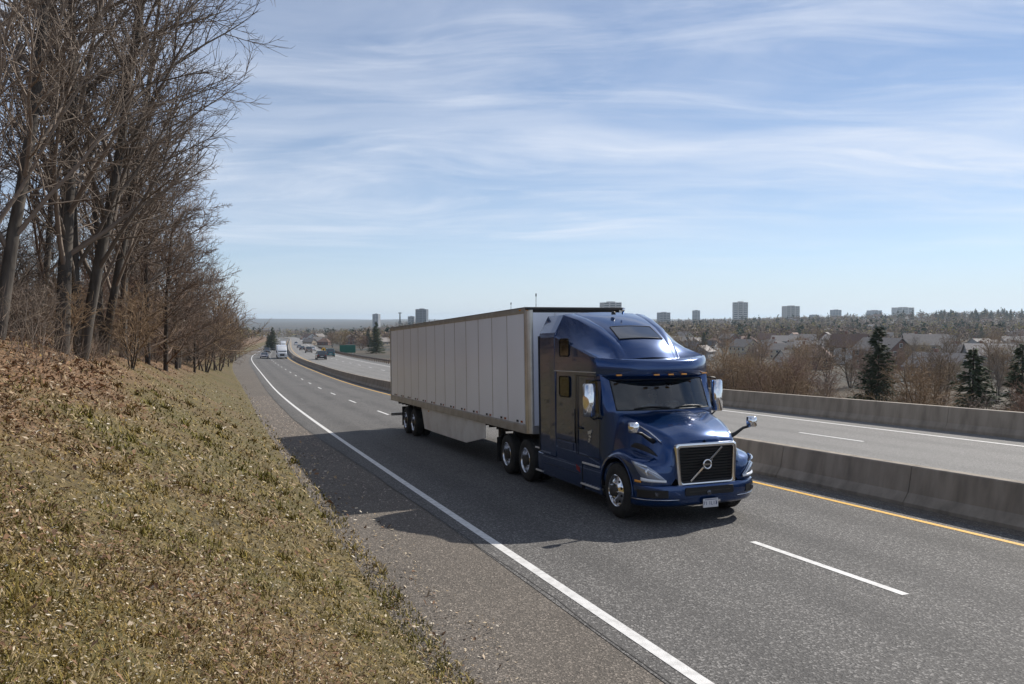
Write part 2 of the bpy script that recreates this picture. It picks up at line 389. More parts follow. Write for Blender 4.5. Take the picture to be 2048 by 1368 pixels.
# grit washed against the barrier foot
ga_ = np.arange(-22, 150, .3); gw = .16+.12*np.abs(np.sin(ga_*.9+np.sin(ga_*.37)*2))+.08*np.abs(np.sin(ga_*4.3)); f_ = lambda a: BA(a)-np.interp(a, ga_, gw)
sheet('barrier_foot_grit', f_, off(BA, .05), ML(.004), 'gravel', ga_)
# ---------------------------------------------------------------- truck materials
mat('truck_blue', (.003, .036, .135), .25, .65, c2=(.004, .042, .16), nscale=300, coat=1.0, spec=.5)
mat('truck_blue_dark', (.010, .016, .045), .4, .1, coat=.6)
mat('chrome', (.82, .82, .83), .09, 1.0, bump=.02, bscale=4)
mat('alloy', (.72, .73, .75), .22, 1.0, c2=(.55, .55, .57), nscale=12, bump=.05, bscale=40)
mat('step_metal', (.6, .6, .61), .4, .35)
mat('black_plastic', (.012, .012, .013), .45)
mat('rubber', (.018, .018, .018), .85, c2=(.035, .033, .03), nscale=6, bump=.3, bscale=40)
mat('dark_steel', (.035, .034, .033), .7, c2=(.06, .05, .042), nscale=5)
mat('trailer_white', (.86, .885, .95), .32, c2=(.76, .775, .82), nscale=.9, ndet=7, lo=.45, hi=.8, stretch=(2, .6, .35), coat=.15)
mat('trailer_rail', (.44, .43, .42), .42, .5, c2=(.33, .31, .29), nscale=3, ndet=7)
mat('trailer_corner', (.58, .56, .52), .3, .6, c2=(.45, .42, .38), nscale=3)
mat('skirt_white', (.74, .73, .70), .5, c2=(.58, .55, .51), nscale=1.6, ndet=7, lo=.42, hi=.75)
mat('red_lens', (.25, .012, .015), .25, coat=.5)
mat('amber_lens', (.8, .32, .03), .25, coat=.5)
mat('clear_lens', (.62, .65, .7), .12, .75, coat=1.0)
mat('lamp_white', (.8, .82, .85), .2, coat=.6)
mat('lens_smoke', (.30, .34, .42), .12, .55, coat=1.0)
mat('lamp_grey', (.05, .055, .07), .15, .4, coat=1.0)
mat('seat_grey', (.12, .125, .135), .9)
mat('interior', (.075, .085, .095), .8)
mat('plate_white', (.66, .66, .68), .4)
mat('plate_ink', (.06, .07, .16), .5)
mat('cream', (.62, .57, .47), .5)
def glass(name, tint=(.55, .62, .62), refl=1.5):
    m = bpy.data.materials.new(name); m.use_nodes = True; t = m.node_tree; t.nodes.clear()
    o = t.nodes.new('ShaderNodeOutputMaterial'); mx = t.nodes.new('ShaderNodeMixShader'); tr = t.nodes.new('ShaderNodeBsdfTransparent'); gl = t.nodes.new('ShaderNodeBsdfGlossy')
    fr = t.nodes.new('ShaderNodeFresnel'); fr.inputs[0].default_value = refl; tr.inputs[0].default_value = (*tint, 1); gl.inputs['Roughness'].default_value = .02
    t.links.new(fr.outputs[0], mx.inputs[0]); t.links.new(tr.outputs[0], mx.inputs[1]); t.links.new(gl.outputs[0], mx.inputs[2]); t.links.new(mx.outputs[0], o.inputs[0])
    MATS[name] = m
glass('windshield_glass', (.46, .62, .66), 2.0); glass('side_glass', (.22, .25, .25), 1.7)

TC = 1.28
truck = empty('tractor_unit', P3(0, TC, 0), (-math.atan(.041), 0, HEAD), 'dark blue long-nose sleeper tractor pulling the white trailer, large chrome-framed grille', 'truck')
trailer = empty('box_trailer', P3(0, TC, 0), (-math.atan(.041), 0, HEAD), 'long white box trailer with vertical side panels, coupled behind the blue tractor', 'trailer')
itp = lambda x, xs, ys: float(np.interp(x, xs, ys))
def mirx(pts): return [(-x, y, z) for x, y, z in pts]

# ---- wheels (one mesh set per kind, shared between copies)
def lug_ring(mb, n, r, x, s, ln):
    for k in range(n):
        a = 2*math.pi*k/n; y, z = r*math.cos(a), r*math.sin(a)
        mb.tube([(x, y, z), (x-ln, y, z)], [s, s*.7], 6)
def oval_ring(mb, n, r, x, ry, rz):
    for k in range(n):
        a = 2*math.pi*(k+.5)/n; c, s_ = math.cos(a), math.sin(a); q = []
        for j in range(10):
            b = 2*math.pi*j/10; u, w = rz*math.cos(b), ry*math.sin(b); q.append((x, c*(r+u)-s_*w, s_*(r+u)+c*w))
        mb.add(q, [tuple(range(10))])
def tread(mb, Rr, w0, w1, n=48):
    for k in range(n):
        a = 2*math.pi*k/n; c, s_ = math.cos(a), math.sin(a); h = math.pi/n*.62
        for lo, hi, ph in ((w0, w0+(w1-w0)*.3, 0), (w0+(w1-w0)*.36, w0+(w1-w0)*.64, .5), (w0+(w1-w0)*.7, w1, 0)):
            aa = a+ph*2*math.pi/n
            ct = Vector(((lo+hi)/2, Rr*math.cos(aa), Rr*math.sin(aa))); rad = Vector((0, math.cos(aa), math.sin(aa))); tan = Vector((0, -math.sin(aa), math.cos(aa)))
            mb.obox(ct, Vector(((hi-lo)/2, 0, 0)), tan*h*Rr, rad*.009)
def make_wheel(parent, kind, loc, flip, proto=[{}]):
    """outer face towards -x"""
    w = empty('wheel', loc); w.parent = parent
    if flip: w.rotation_euler = (0, 0, math.pi)
    P = proto[0]
    if kind not in P:
        tw = .29 if kind == 'steer' else .27; RR = .5
        parts = []
        t = MB().lathe([(.02,.29),(0,.30),(-.012,.34),(-.006,.42),(.02,.475),(.05,.49),(tw-.05,.49),(tw-.02,.475),(tw,.42),(tw,.30),(tw-.02,.29)], 48)
        tread(t, .49, .035, tw-.035)
        if kind != 'steer':
            t.lathe([(tw+.07,.29),(tw+.05,.34),(tw+.07,.475),(tw+.1,.49),(2*tw,.49),(2*tw+.03,.475),(2*tw+.05,.34),(2*tw+.03,.29)], 32)
        parts.append(('tyre', t, 'rubber', False))
        r_ = MB()
        if kind == 'steer':
            r_.lathe([(.03,.295),(-.004,.292),(-.012,.283),(.0,.272),(.03,.266),(.035,.258),(.015,.245),(-.01,.20),(-.03,.17),(-.037,.16),(-.037,.11),(-.03,.10)], 48)
            parts.append(('rim', r_, 'chrome', True))
            h = MB().lathe([(-.03,.105),(-.075,.10),(-.10,.085),(-.115,.05),(-.118,.0)], 24); parts.append(('hub', h, 'dark_steel', True))
            n = MB(); lug_ring(n, 10, .143, -.034, .016, .05); parts.append(('lug_nuts', n, 'chrome', True))
            hh = MB(); oval_ring(hh, 10, .222, -.0, .026, .021); hh.v = [(-.004+(math.hypot(v[1],v[2])-.222)*.55, v[1], v[2]) for v in hh.v]; parts.append(('hand_holes', hh, 'black_plastic', False))
        else:
            r_.lathe([(.03,.295),(-.004,.292),(-.012,.283),(.0,.272),(.05,.268),(.10,.262),(.13,.25),(.155,.20),(.15,.165),(.13,.15),(.13,.11)], 48)
            parts.append(('rim', r_, 'alloy', True))
            h = MB().lathe([(.13,.125),(.03,.12),(-.02,.105),(-.035,.06),(-.037,0)], 24); parts.append(('hub', h, 'dark_steel', True))
            n = MB(); lug_ring(n, 10, .165, .14, .015, .04); parts.append(('lug_nuts', n, 'alloy', True))
            hh = MB(); oval_ring(hh, 10, .222, .143, .028, .02); parts.append(('hand_holes', hh, 'black_plastic', False))
        P[kind] = [(nm, mb.build(nm, mm, None, smooth=s_ or nm == 'tyre', auto=40)) for nm, mb, mm, s_ in parts]
        for nm, o in P[kind]:
            o.parent = w
            if nm in ('lug_nuts', 'hand_holes', 'tyre'): o['kind'] = 'stuff'
    else:
        for nm, o in P[kind]:
            c = o.copy(); col.objects.link(c); c.parent = w
    return w
for s_ in (-1, 1):
    make_wheel(truck, 'steer', (1.245*s_, -4.5, .5), s_ > 0)
    for a_ in (.02, 1.30): make_wheel(truck, 'drive', (1.25*s_, a_, .5), s_ > 0)
    for a_ in (11.25, 12.47): make_wheel(trailer, 'drive', (1.26*s_, a_, .5), s_ > 0)

# ---- hood and fenders
FA = [-3.88,-3.95,-4.05,-4.2,-4.35,-4.5,-4.65,-4.8,-4.9,-4.98,-5.05,-5.1,-5.16,-5.24,-5.32,-5.4,-5.46,-5.5]
def hood_pt(a):
    zt = itp(a, [-5.5,-5.46,-5.4,-5.3,-5.1,-4.9,-4.6,-4.3,-3.88], [1.44,1.49,1.535,1.59,1.67,1.74,1.83,1.90,1.93])
    xe = itp(a, [-5.5,-5.3,-4.9,-4.3,-3.88], [.63,.72,.83,.95,1.0])
    zf = itp(a, [-5.5,-5.3,-5.1,-4.8,-4.5,-4.2,-4.0,-3.88], [1.02,1.10,1.15,1.205,1.225,1.16,1.04,.9])
    xo = 1.24 if a > -4.95 else .70+.54*math.sqrt(max(0, 1-((-4.95-a)/.55)**2))
    dd = .62**2-(a+4.5)**2; zl = .5+math.sqrt(dd) if dd > 0 else .5
    if a < -5.11: zl = .71
    elif a < -5.0: zl = min(zl, .71)
    xm = min(xe+.13, xo-.03)
    return [(0,a,zt+.03),(xe*.42,a,zt+.024),(xe*.5,a,zt),(xe*.85,a,zt-.022),(xe*.96,a,zt-.045),(xe+.015,a,zt-.10),(xe+.045,a,zt-.2),(xm,a,zf+.05),((xm+xo)/2,a,zf+.012),(xo-.06,a,zf-.01),(xo-.015,a,zf-.05),(xo,a,zf-.12),(xo,a,(zf-.12+zl)/2),(xo,a,zl)]
h = MB(); h.loft([hood_pt(a) for a in FA]); h.add(hood_pt(-5.5), [tuple(range(14))])
h.build('hood', 'truck_blue', truck, smooth=True, mirror=True, auto=38)
for s_ in (-1, 1):                                    # wheel-arch lips and liners
    lip = MB(); arc = [(.5+.0, 0)]
    secs = []
    for k in range(19):
        t = math.pi*k/18; y, z = -4.5-.6*math.cos(t), .5+.6*math.sin(t)
        secs.append([(s_*1.245, y, z), (s_*1.258, y*1+(-4.5-y)*-.04, .5+(z-.5)*1.04), (s_*1.245, -4.5+(y+4.5)*1.06, .5+(z-.5)*1.06)])
    lip.loft(secs, True); lip.build('arch_lip', 'truck_blue', truck, smooth=True)
    ln = MB(); ln.loft([[(s_*1.235, -4.5-.61*math.cos(math.pi*k/12), .5+.61*math.sin(math.pi*k/12)), (s_*.7, -4.5-.61*math.cos(math.pi*k/12), .5+.61*math.sin(math.pi*k/12))] for k in range(13)])
    ln.build('wheel_liner', 'black_plastic', truck)
    # chrome sweep along the hood side and the vent slot behind it
    sw = MB().tube([(s_*(hood_pt(a)[5][0]+.012), a, hood_pt(a)[5][2]+dz) for a, dz in ((-5.28,-.06),(-5.16,-.03),(-5.0,.0),(-4.82,.01),(-4.66,.015))], [.006,.014,.014,.012,.008], 8)
    sw.build('hood_trim', 'chrome', truck, smooth=True)
    vt = MB()
    vt.loft([[(s_*(hood_pt(a)[7][0]+dx), a, hood_pt(a)[7][2]+dz) for dx, dz in ((-.012,.05+t),(.008,.05+t*.6),(.012,.05))] for a, t in ((-5.3,.004),(-5.2,.05),(-5.05,.09),(-4.88,.10),(-4.74,.08),(-4.66,.02))]); vt.build('hood_vent', 'black_plastic', truck, smooth=True)
# ---- grille
def quadframe(mb, o, i, y0, y1):
    n = len(o); mb.add([(x, y0, z) for x, z in o]+[(x, y0, z) for x, z in i]+[(x, y1, z) for x, z in o]+[(x, y1, z) for x, z in i],
      [(k, (k+1) % n, n+(k+1) % n, n+k) for k in range(n)]+[(2*n+k, 2*n+(k+1) % n, (k+1) % n, k) for k in range(n)]+[(n+k, n+(k+1) % n, 3*n+(k+1) % n, 3*n+k) for k in range(n)])
def rr(x0, x1, z0, z1, r, tap=0):                     # rounded rectangle, narrower by tap at the bottom
    q = []
    for cx_, cz_, a0 in ((x1-r, z1-r, 0), (x0+r, z1-r, 90), (x0+r, z0+r, 180), (x1-r, z0+r, 270)):
        for k in range(5):
            a = R(a0+22.5*k); x_, z_ = cx_+r*math.cos(a), cz_+r*math.sin(a); f = 1-tap*(z1-z_)/(z1-z0); q.append((x_*f, z_))
    return q
g = MB().add([(x, -5.512, z) for x, z in rr(-.60, .60, .70, 1.39, .05, .07)], [tuple(range(20))]); g.build('grille_backing', 'black_plastic', truck)
fr = MB(); quadframe(fr, rr(-.635, .635, .665, 1.425, .07, .075), rr(-.565, .565, .735, 1.355, .04, .075), -5.575, -5.50); fr.build('grille_frame', 'chrome', truck, bevel=.012, smooth=True, auto=50)
for k in range(12):
    z = .765+k*.05; f = 1-.075*(1.42-z)/.75; b = MB()
    b.obox((0, -5.527, z), (.565*f, 0, 0), (0, .012, .006), (0, -.004, .013)); b.build('grille_slat', 'black_plastic', truck)
bar = MB().obox((0, -5.553, 1.045), Vector((.33, 0, .285))*1.0, Vector((0, .008, 0)), Vector((-.285, 0, .33)).normalized()*.016); bar.build('emblem_bar', 'chrome', truck, bevel=.003)
em = MB(); em.lathe([(-.03,.062),(-.045,.066),(-.05,.078),(-.045,.09),(-.02,.095),(-.005,.092)], 32, 'y', (0,-5.553,1.045)); em.build('emblem_ring', 'chrome', truck, smooth=True)
em = MB().lathe([(-.02,.0),(-.02,.07)], 24, 'y', (0,-5.556,1.045)); em.build('emblem_field', 'black_plastic', truck)
em = MB().obox((0,-5.588,1.045), (.064,0,0), (0,.004,0), (0,0,.015)); em.build('emblem_band', 'chrome', truck)
em = MB().add([(.058,-5.59,1.10),(.105,-5.59,1.145),(.108,-5.59,1.10),(.10,-5.575,1.148),(.055,-5.575,1.095)], [(0,1,2),(0,3,1),(0,4,3)]); em.build('emblem_arrow', 'chrome', truck)
# ---- headlights on the rounded nose corners
def corner(th, z, off_=0): return (.70+(.54+off_)*math.cos(th), -4.95-(.55+off_)*math.sin(th), z)
def patch(ths, top, bot, off_, n, nz):
    secs = []
    for k in range(n+1):
        d_ = ths[0]+(ths[-1]-ths[0])*k/n; zt, zb = itp(d_, ths, top), itp(d_, ths, bot)
        secs.append([corner(R(d_), zb+(zt-zb)*j/nz, off_+.03*math.sin(math.pi*j/nz)*math.sin(math.pi*k/n)**.5) for j in range(nz+1)])
    return secs
for s_ in (-1, 1):
    fl = (lambda S: [[(s_*x, y, z) for x, y, z in q] for q in S])
    root = MB().loft(fl(patch([12,30,45,62,80],[1.125,1.1,1.06,.95,.80],[1.115,.9,.775,.765,.755],.008,16,6))).build('headlight', 'lens_smoke', truck, smooth=True)
    MB().loft(fl(patch([34,50,80],[.85,.825,.80],[.79,.768,.76],.03,12,3))).build('daytime_lamp', 'lamp_white', root, smooth=True)
    MB().loft(fl(patch([18,32,46],[1.118,1.09,1.055],[1.095,1.05,1.01],.03,8,3))).build('upper_lamp', 'clear_lens', root, smooth=True)
    MB().lathe([(.0,.075),(-.02,.072),(-.03,.055),(-.02,.03),(-.02,0)], 20, 'y', (s_*1.06,-5.355,.935)).build('projector', 'clear_lens', root, smooth=True)
    MB().loft(fl(patch([46,62,78],[1.0,.93,.80],[.97,.90,.795],.032,8,2))).build('lens_edge', 'clear_lens', root, smooth=True)
    MB().loft(fl(patch([20,34],[.80,.79],[.755,.75],.012,6,2))).build('side_marker', 'amber_lens', root, smooth=True)
# ---- bumper
def bump_out(z, ins=0): 
    b = [(0,-5.64),(.35,-5.64),(.6,-5.625),(.8,-5.58),(.98,-5.49),(1.12,-5.36),(1.21,-5.2),(1.245,-5.06)]
    return [(x*(1-ins*.25), y+ins, z) for x, y in b]
bm = MB().loft([bump_out(.71,.05), bump_out(.70,.012), bump_out(.66,0), bump_out(.55,.0), bump_out(.47,.015), bump_out(.45,.03), bump_out(.40,.03), bump_out(.35,.07), bump_out(.32,.16)])
bm.build('bumper', 'truck_blue', truck, smooth=True, mirror=True, auto=40)
MB().prism(rr(-.50, .50, .525, .665, .03), 'y', -5.652, -5.60).build('bumper_intake', 'black_plastic', truck, bevel=.006)
MB().box(-.42, .42, -5.658, -5.64, .585, .60).build('intake_bar', 'dark_steel', truck)
MB().lathe([(0,.045),(-.02,.044),(-.026,.03),(-.026,0)], 20, 'y', (-.03,-5.655,.56)).build('front_sensor', 'lamp_grey', truck, smooth=True)
for s_ in (-1, 1):
    f = MB().loft([[(s_*x*1.004, y-.006, z) for x, y, z in bump_out(zz, .0)[3:7]] for zz in (.50,.53,.60,.635)]); f.build('fog_lamp_panel', 'black_plastic', truck, smooth=True)
    MB().lathe([(0,.04),(-.012,.035),(-.012,0)], 14, 'y', (s_*.99,-5.5,.57)).build('fog_lamp', 'lamp_grey', truck)
    MB().tube([(s_*x*1.003, y-.004, z) for x, y, z in bump_out(.462,.02)[2:8]], .007, 6).build('bumper_trim', 'chrome', truck, smooth=True)
# licence plate
pl = MB().box(-.155, .155, -5.668, -5.655, .30, .455).build('licence_plate', 'plate_white', truck, bevel=.004)
MB().box(.16, .205, -5.665, -5.65, .385, .43).build('tow_cover', 'alloy', truck, bevel=.006)
def text(body, size, loc, rot, m, parent, ext=.0008, name='lettering', align='CENTER'):
    c = bpy.data.curves.new(name, 'FONT'); c.body = body; c.size = size; c.align_x = align; c.align_y = 'CENTER'; c.extrude = ext; c.resolution_u = 2
    o = bpy.data.objects.new(name+'_tmp', c); col.objects.link(o); dg = bpy.context.evaluated_depsgraph_get(); me = bpy.data.meshes.new_from_object(o.evaluated_get(dg))
    bpy.data.objects.remove(o); o = bpy.data.objects.new(name, me); col.objects.link(o); me.materials.clear(); me.materials.append(MATS[m]); o.location = loc; o.rotation_euler = rot; o.parent = parent; return o
text('71 1L17', .088, (-.012, -5.6695, .372), (R(90), 0, 0), 'plate_ink', pl)['kind'] = 'stuff'
MB().box(-.125, .125, -5.6692, -5.6675, .431, .441).build('plate_band', 'plate_ink', pl)
MB().add([(.118,-5.6692,.41),(.132,-5.6692,.372),(.118,-5.6692,.33),(.104,-5.6692,.372)], [(0,1,2,3)]).build('plate_crest', 'plate_ink', pl)

# ---- cab shell, open where the glass sits
def cab_out(z):
    s_ = itp(z, [.6,1.95,2.5,2.63], [0,0,.26,.32]); i = itp(z, [.6,.95,2.63], [.03,0,.015])
    h_ = [(1.235-i,-1.75),(1.24-i,-2.35),(1.24-i,-2.9),(1.24-i,-3.25),(1.238-i,-3.82+s_*.25),(1.215-i,-3.98+s_*.5),(1.14,-4.08+s_*.8),(1.02,-4.14+s_),(.72,-4.26+s_),(.38,-4.34+s_),(0,-4.37+s_)]
    return [(x, y, z) for x, y in h_]
ZL = [.60,.95,1.45,1.86,1.95,2.5,2.64]
cb = MB(); S = [cab_out(z) for z in ZL]; n = 11
cb.add([p for q in S for p in q], [(i*n+j, i*n+j+1, (i+1)*n+j+1, (i+1)*n+j) for i in range(6) for j in range(10) if not (i == 4 and j >= 7) and not (i in (3,4) and j == 3)])
cb.add([S[0][0], (0,-1.75,.6), (0,-1.75,2.64), S[-1][0]], [(0,1,2,3)]); cb.add(S[-1]+[(0,-1.75,2.64)], [tuple(range(12))]); cb.add(S[0]+[(0,-1.75,.6)], [tuple(range(12))])
cb.build('cab_shell', 'truck_blue', truck, smooth=True, mirror=True, auto=35)
ws = MB(); wz = np.linspace(1.94, 2.51, 6)
ws.loft([[(x, y-.008, z) for x, y, z in cab_out(z)[7:]][::-1] for z in wz]); ws.build('windshield', 'windshield_glass', truck, smooth=True, mirror=True)
b = MB(); e = [cab_out(z)[7] for z in wz]
for s_ in (-1, 1): b.tube([(s_*x, y-.008, z) for x, y, z in e], .012, 6)
for zz in (1.94, 2.51): b.tube([(s_*x, y-.006, zz) for s_, q in ((-1, cab_out(zz)[7:]), (1, cab_out(zz)[7:][::-1])) for x, y, z in q], .012, 6)
b.build('windshield_seal', 'black_plastic', truck, smooth=True)
for s_ in (-1, 1):
    dw = MB().loft([[(s_*(x-.004), y, z) for x, y, z in cab_out(z)[3:5]] for z in (1.86, 2.2, 2.5)]); dw.build('door_window', 'side_glass', truck)
    # door: raised outline, handle, sill
    d_ = MB(); X = s_*1.243
    door = MB(); quadframe(door, [(-3.86,.98),(-2.88,.98),(-2.88,2.58),(-3.70,2.58),(-3.86,1.9)], [(-3.852,.99),(-2.89,.99),(-2.89,2.57),(-3.69,2.57),(-3.852,1.9)], 0, .006)
    door.v = [(X+s_*.0+s_*(y if s_ else 0)*0 + s_*y, x, z) for x, y, z in door.v]; dr = door.build('door_gap', 'black_plastic', truck)
    MB().obox((s_*1.262, -3.02, 1.52), (.012,0,0), (0,.07,0), (0,0,.018)).build('door_handle', 'black_plastic', truck, bevel=.006)
    MB().tube([(s_*1.27, -2.82, 1.2), (s_*1.275, -2.82, 1.9)], .014, 6).build('grab_rail', 'black_plastic', truck, smooth=True)
    for z0, z1, y0, y1 in ((2.13,2.53,-2.5,-2.02),(2.98,3.32,-2.5,-2.05)):
        w = MB(); w.prism([(y, z) for y, z in rr(y0, y1, z0, z1, .06)], 'x', s_*1.235, s_*1.248); w.build('sleeper_window', 'side_glass', truck, bevel=.004)
        fq = MB(); quadframe(fq, rr(y0-.025, y1+.025, z0-.025, z1+.025, .08), rr(y0, y1, z0, z1, .06), 0, .014); fq.v = [(s_*(1.24+y), x, z) for x, y, z in fq.v]; fq.build('window_frame', 'black_plastic', truck)
    MB().obox((s_*1.246, -2.75, 2.655), (.008,0,0), (0,1.0,0), (0,0,.007)).build('side_trim', 'step_metal', truck)
    # small crest lettering on the door
    lg = MB(); X = s_*1.2465
    for k, (y, z, wy, wz_) in enumerate(((-3.50,1.50,.012,.03),(-3.45,1.47,.03,.035),(-3.38,1.46,.025,.03),(-3.44,1.39,.05,.018),(-3.42,1.33,.035,.02),(-3.39,1.285,.03,.012))): lg.obox((X, y, z), (.002,0,0), (0,wy,0), (0,0,wz_))
    lg.build('door_crest', 'cream', truck, bevel=.006)
    # lower side panels of the sleeper: seam and locker
    sm = MB(); sm.box(min(s_*1.2405, s_*1.246), max(s_*1.2405, s_*1.246), -2.80, -2.79, .98, 2.6); sm.box(min(s_*1.2405, s_*1.246), max(s_*1.2405, s_*1.246), -2.79, -1.8, 1.20, 1.21); sm.build('panel_seam', 'black_plastic', truck)
    MB().prism([(-2.66,1.02),(-1.9,1.02),(-1.9,1.17),(-2.66,1.17)], 'x', s_*1.24, s_*1.249).build('locker_door', 'truck_blue', truck, bevel=.006)
    # side extender behind the sleeper
    ex = MB(); ex.loft([[(s_*(x-dx), y, z) for x, y in ((1.245,-1.76),(1.255,-1.5),(1.26,-.92),(1.235,-.92),(1.225,-1.76))] for z, dx in ((.80,0),(2.6,0),(3.38,0),(3.48,.03),(3.87,.24))], True, True, True); ex.build('side_extender', 'truck_blue', truck, bevel=.01)
    MB().tube([(s_*1.262, -.93, .85), (s_*1.262, -.93, 3.42)], .02, 6).build('extender_edge', 'rubber', truck)
# ---- roof fairing and brow
RA = [-1.75,-2.0,-2.3,-2.6,-2.85,-3.05,-3.25,-3.4,-3.52,-3.62,-3.69]
def roof_sec(a):
    zs = itp(a, [-3.69,-1.75], [2.95,3.42]); zc_ = itp(a, [-3.69,-3.62,-3.52,-3.25,-2.85,-2.3,-1.75], [2.87,2.95,3.07,3.29,3.52,3.73,3.865])
    xc = itp(a, [-3.69,-3.52,-3.25,-2.85,-2.3,-1.75], [.675,.70,.75,.815,.90,1.0]); xs = 1.235
    P = [(1.24,2.64),(1.24,(2.64+zs)/2),(xs,zs-.03),(xs-.03,zs+.012),((xs+xc)/2+.03,(zs+zc_)/2-.045),(xc+.03,zc_-.045),(xc+.005,zc_-.008),(xc-.03,zc_+.012),(xc*.80,zc_+.03),(xc*.76,zc_+.022),(xc*.70,zc_+.036),(xc*.35,zc_+.055),(0,zc_+.062)]
    return [(x, a-.10*ss(-a, 2.6, 3.69)*(1-min(1, x/.7)**2), z) for x, z in P]
rf = MB().loft([roof_sec(a) for a in RA]); q = roof_sec(-1.75); rf.add(q+[(0,-1.75,2.64)], [tuple(range(14))])
rf.build('roof_fairing', 'truck_blue', truck, smooth=True, mirror=True, auto=24)
def brow(z, a0, w, lift=0): return [(x*w, a0+.62*(x/1.25)**2.6, z+lift*(x/1.25)**3) for x in (0,.25,.5,.72,.9,1.03,1.12,1.19,1.235,1.25)]+[(1.25*w, -3.5, z+lift)]
MB().loft([brow(2.60,-4.12,.98), brow(2.575,-4.28,.992), brow(2.583,-4.36,1.0), brow(2.63,-4.395,1.0), brow(2.75,-4.395,1.0,.02), brow(2.84,-4.375,1.0,.05), brow(2.88,-4.33,1.0,.065), brow(2.897,-4.2,.998,.07), brow(2.905,-3.85,.985,.065), brow(2.90,-3.5,.97,.055)]).build('sun_visor', 'truck_blue', truck, smooth=True, mirror=True, auto=40)
MB().add([(x, y, 2.60) for x, y, z in brow(2.6,-4.25,.95)[:-1]]+[(0,-3.7,2.6)], [tuple(range(11))]).build('visor_underside', 'black_plastic', truck, mirror=True)
for x in (-.95,-.3,0,.3,.95):
    y = -4.41+.62*(abs(x)/1.25)**2.6
    MB().obox((x, y-.022, 2.605), (.055,0,0), (0,.02,0), (0,0,.014)).build('marker_lamp', 'amber_lens', truck, bevel=.006)
# roof window: dark pane following the fairing
def roof_at(x, a):
    q = roof_sec(a); xs_ = [p[0] for p in q[::-1]]; return (x, itp(x if x > 0 else -x, xs_, [p[1] for p in q[::-1]])-.008, itp(abs(x), xs_, [p[2] for p in q[::-1]])+.010)
MB().loft([[roof_at(x, a) for x in np.linspace(-w, w, 11)] for a, w in ((-3.28,.49),(-3.22,.505),(-3.1,.50),(-2.98,.485),(-2.87,.46))]).build('roof_window', 'lamp_grey', truck, smooth=True)
wf = MB(); e = [roof_at(x, -3.29) for x in np.linspace(-.50, .50, 9)]+[roof_at(x, -2.86) for x in np.linspace(.47, -.47, 9)]
wf.tube(e+[e[0]], .010, 6); wf.build('roof_window_seal', 'black_plastic', truck, smooth=True)
MB().lathe([(0,.05),(.05,.045),(.07,.02),(.07,0)], 14, 'z', (-.05,-2.25,3.85)).build('roof_beacon', 'black_plastic', truck, smooth=True)
MB().tube([(.14,-2.3,3.86),(.14,-2.38,3.98)], [.02,.03], 8).build('air_horn', 'chrome', truck, smooth=True)
# ---- mirrors
for s_ in (-1, 1):
    mh = MB(); mh.loft([[(s_*(1.44+x*w), -3.84+y*w, z) for x, y in ((-.11,.05),(-.12,-.01),(-.09,-.07),(.0,-.10),(.09,-.07),(.12,-.01),(.11,.05))] for z, w in ((1.82,.8),(1.84,1),(2.1,1.04),(2.42,1),(2.45,.8))], True, True, True)
    m_ = mh.build('door_mirror', 'chrome', truck, smooth=True, auto=50)
    MB().prism([(s_*(1.44+x), z) for x, z in ((-.1,1.85),(.1,1.85),(.1,2.41),(-.1,2.41))], 'y', -3.79, -3.775).build('mirror_pane', 'lamp_grey', m_)
    MB().tube([(s_*1.2,-3.72,2.50),(s_*1.3,-3.8,2.51),(s_*1.42,-3.82,2.49),(s_*1.44,-3.82,2.43)], .016, 6).build('mirror_arm', 'black_plastic', m_, smooth=True)
    MB().tube([(s_*1.22,-3.75,1.78),(s_*1.34,-3.82,1.76),(s_*1.44,-3.82,1.84)], .018, 6).build('mirror_arm', 'black_plastic', m_, smooth=True)
    hm = MB(); hm.loft([[(s_*(1.25+x*w), -5.2+y*w, z) for x, y in ((-.085,.04),(-.095,-.02),(-.06,-.075),(.0,-.09),(.06,-.075),(.095,-.02),(.085,.04))] for z, w in ((1.62,.75),(1.64,1),(1.72,1.04),(1.79,1),(1.81,.75))], True, True, True)
    hh = hm.build('hood_mirror', 'chrome', truck, smooth=True, auto=50)
    MB().tube([(s_*.80,-5.12,1.44),(s_*.93,-5.14,1.50),(s_*1.08,-5.17,1.60),(s_*1.25,-5.19,1.635)], [.05,.035,.026,.022], 8).build('mirror_arm', 'black_plastic', hh, smooth=True)
# ---- wipers, interior and driver
for x0, x1 in ((-.72,.02),(.12,.82)):
    z0 = 1.965
    def wy(x, z): return cab_out(z)[7][1]-.23+.23*(abs(x)/1.02)**2-.02
    MB().tube([(x, wy(x, z0+.02*math.sin(math.pi*(x-x0)/(x1-x0)))-.012, z0+.035*math.sin(math.pi*(x-x0)/(x1-x0))) for x in np.linspace(x0, x1, 6)], .012, 6).build('wiper', 'black_plastic', truck, smooth=True)
MB().prism([(-4.13,1.6),(-4.13,1.90),(-4.0,1.95),(-3.72,1.92),(-3.6,1.75),(-3.6,1.4)], 'x', -.98, .98).build('dashboard', 'interior', truck, bevel=.03)
st = MB(); c0 = Vector((.55,-3.42,1.93)); ax = Vector((0,.45,.9)).normalized(); u = Vector((1,0,0)); w = ax.cross(u)
st.tube([c0+(u*math.cos(t)+w*math.sin(t))*.22 for t in np.linspace(0, 2*math.pi, 25)], .016, 6, False); st.tube([c0-u*.2, c0+u*.2], .014, 6); st.tube([c0, c0-ax*.35], .03, 6); st.build('steering_wheel', 'seat_grey', truck, smooth=True)
for x in (-.55,.55):
    MB().box(x-.26, x+.26, -3.1, -2.62, 1.25, 1.42).build('seat', 'seat_grey', truck, bevel=.05); MB().obox((x,-2.6,1.75), (.25,0,0), (0,.07,-.01), (0,.06,.36)).build('seat_back', 'seat_grey', truck, bevel=.05)
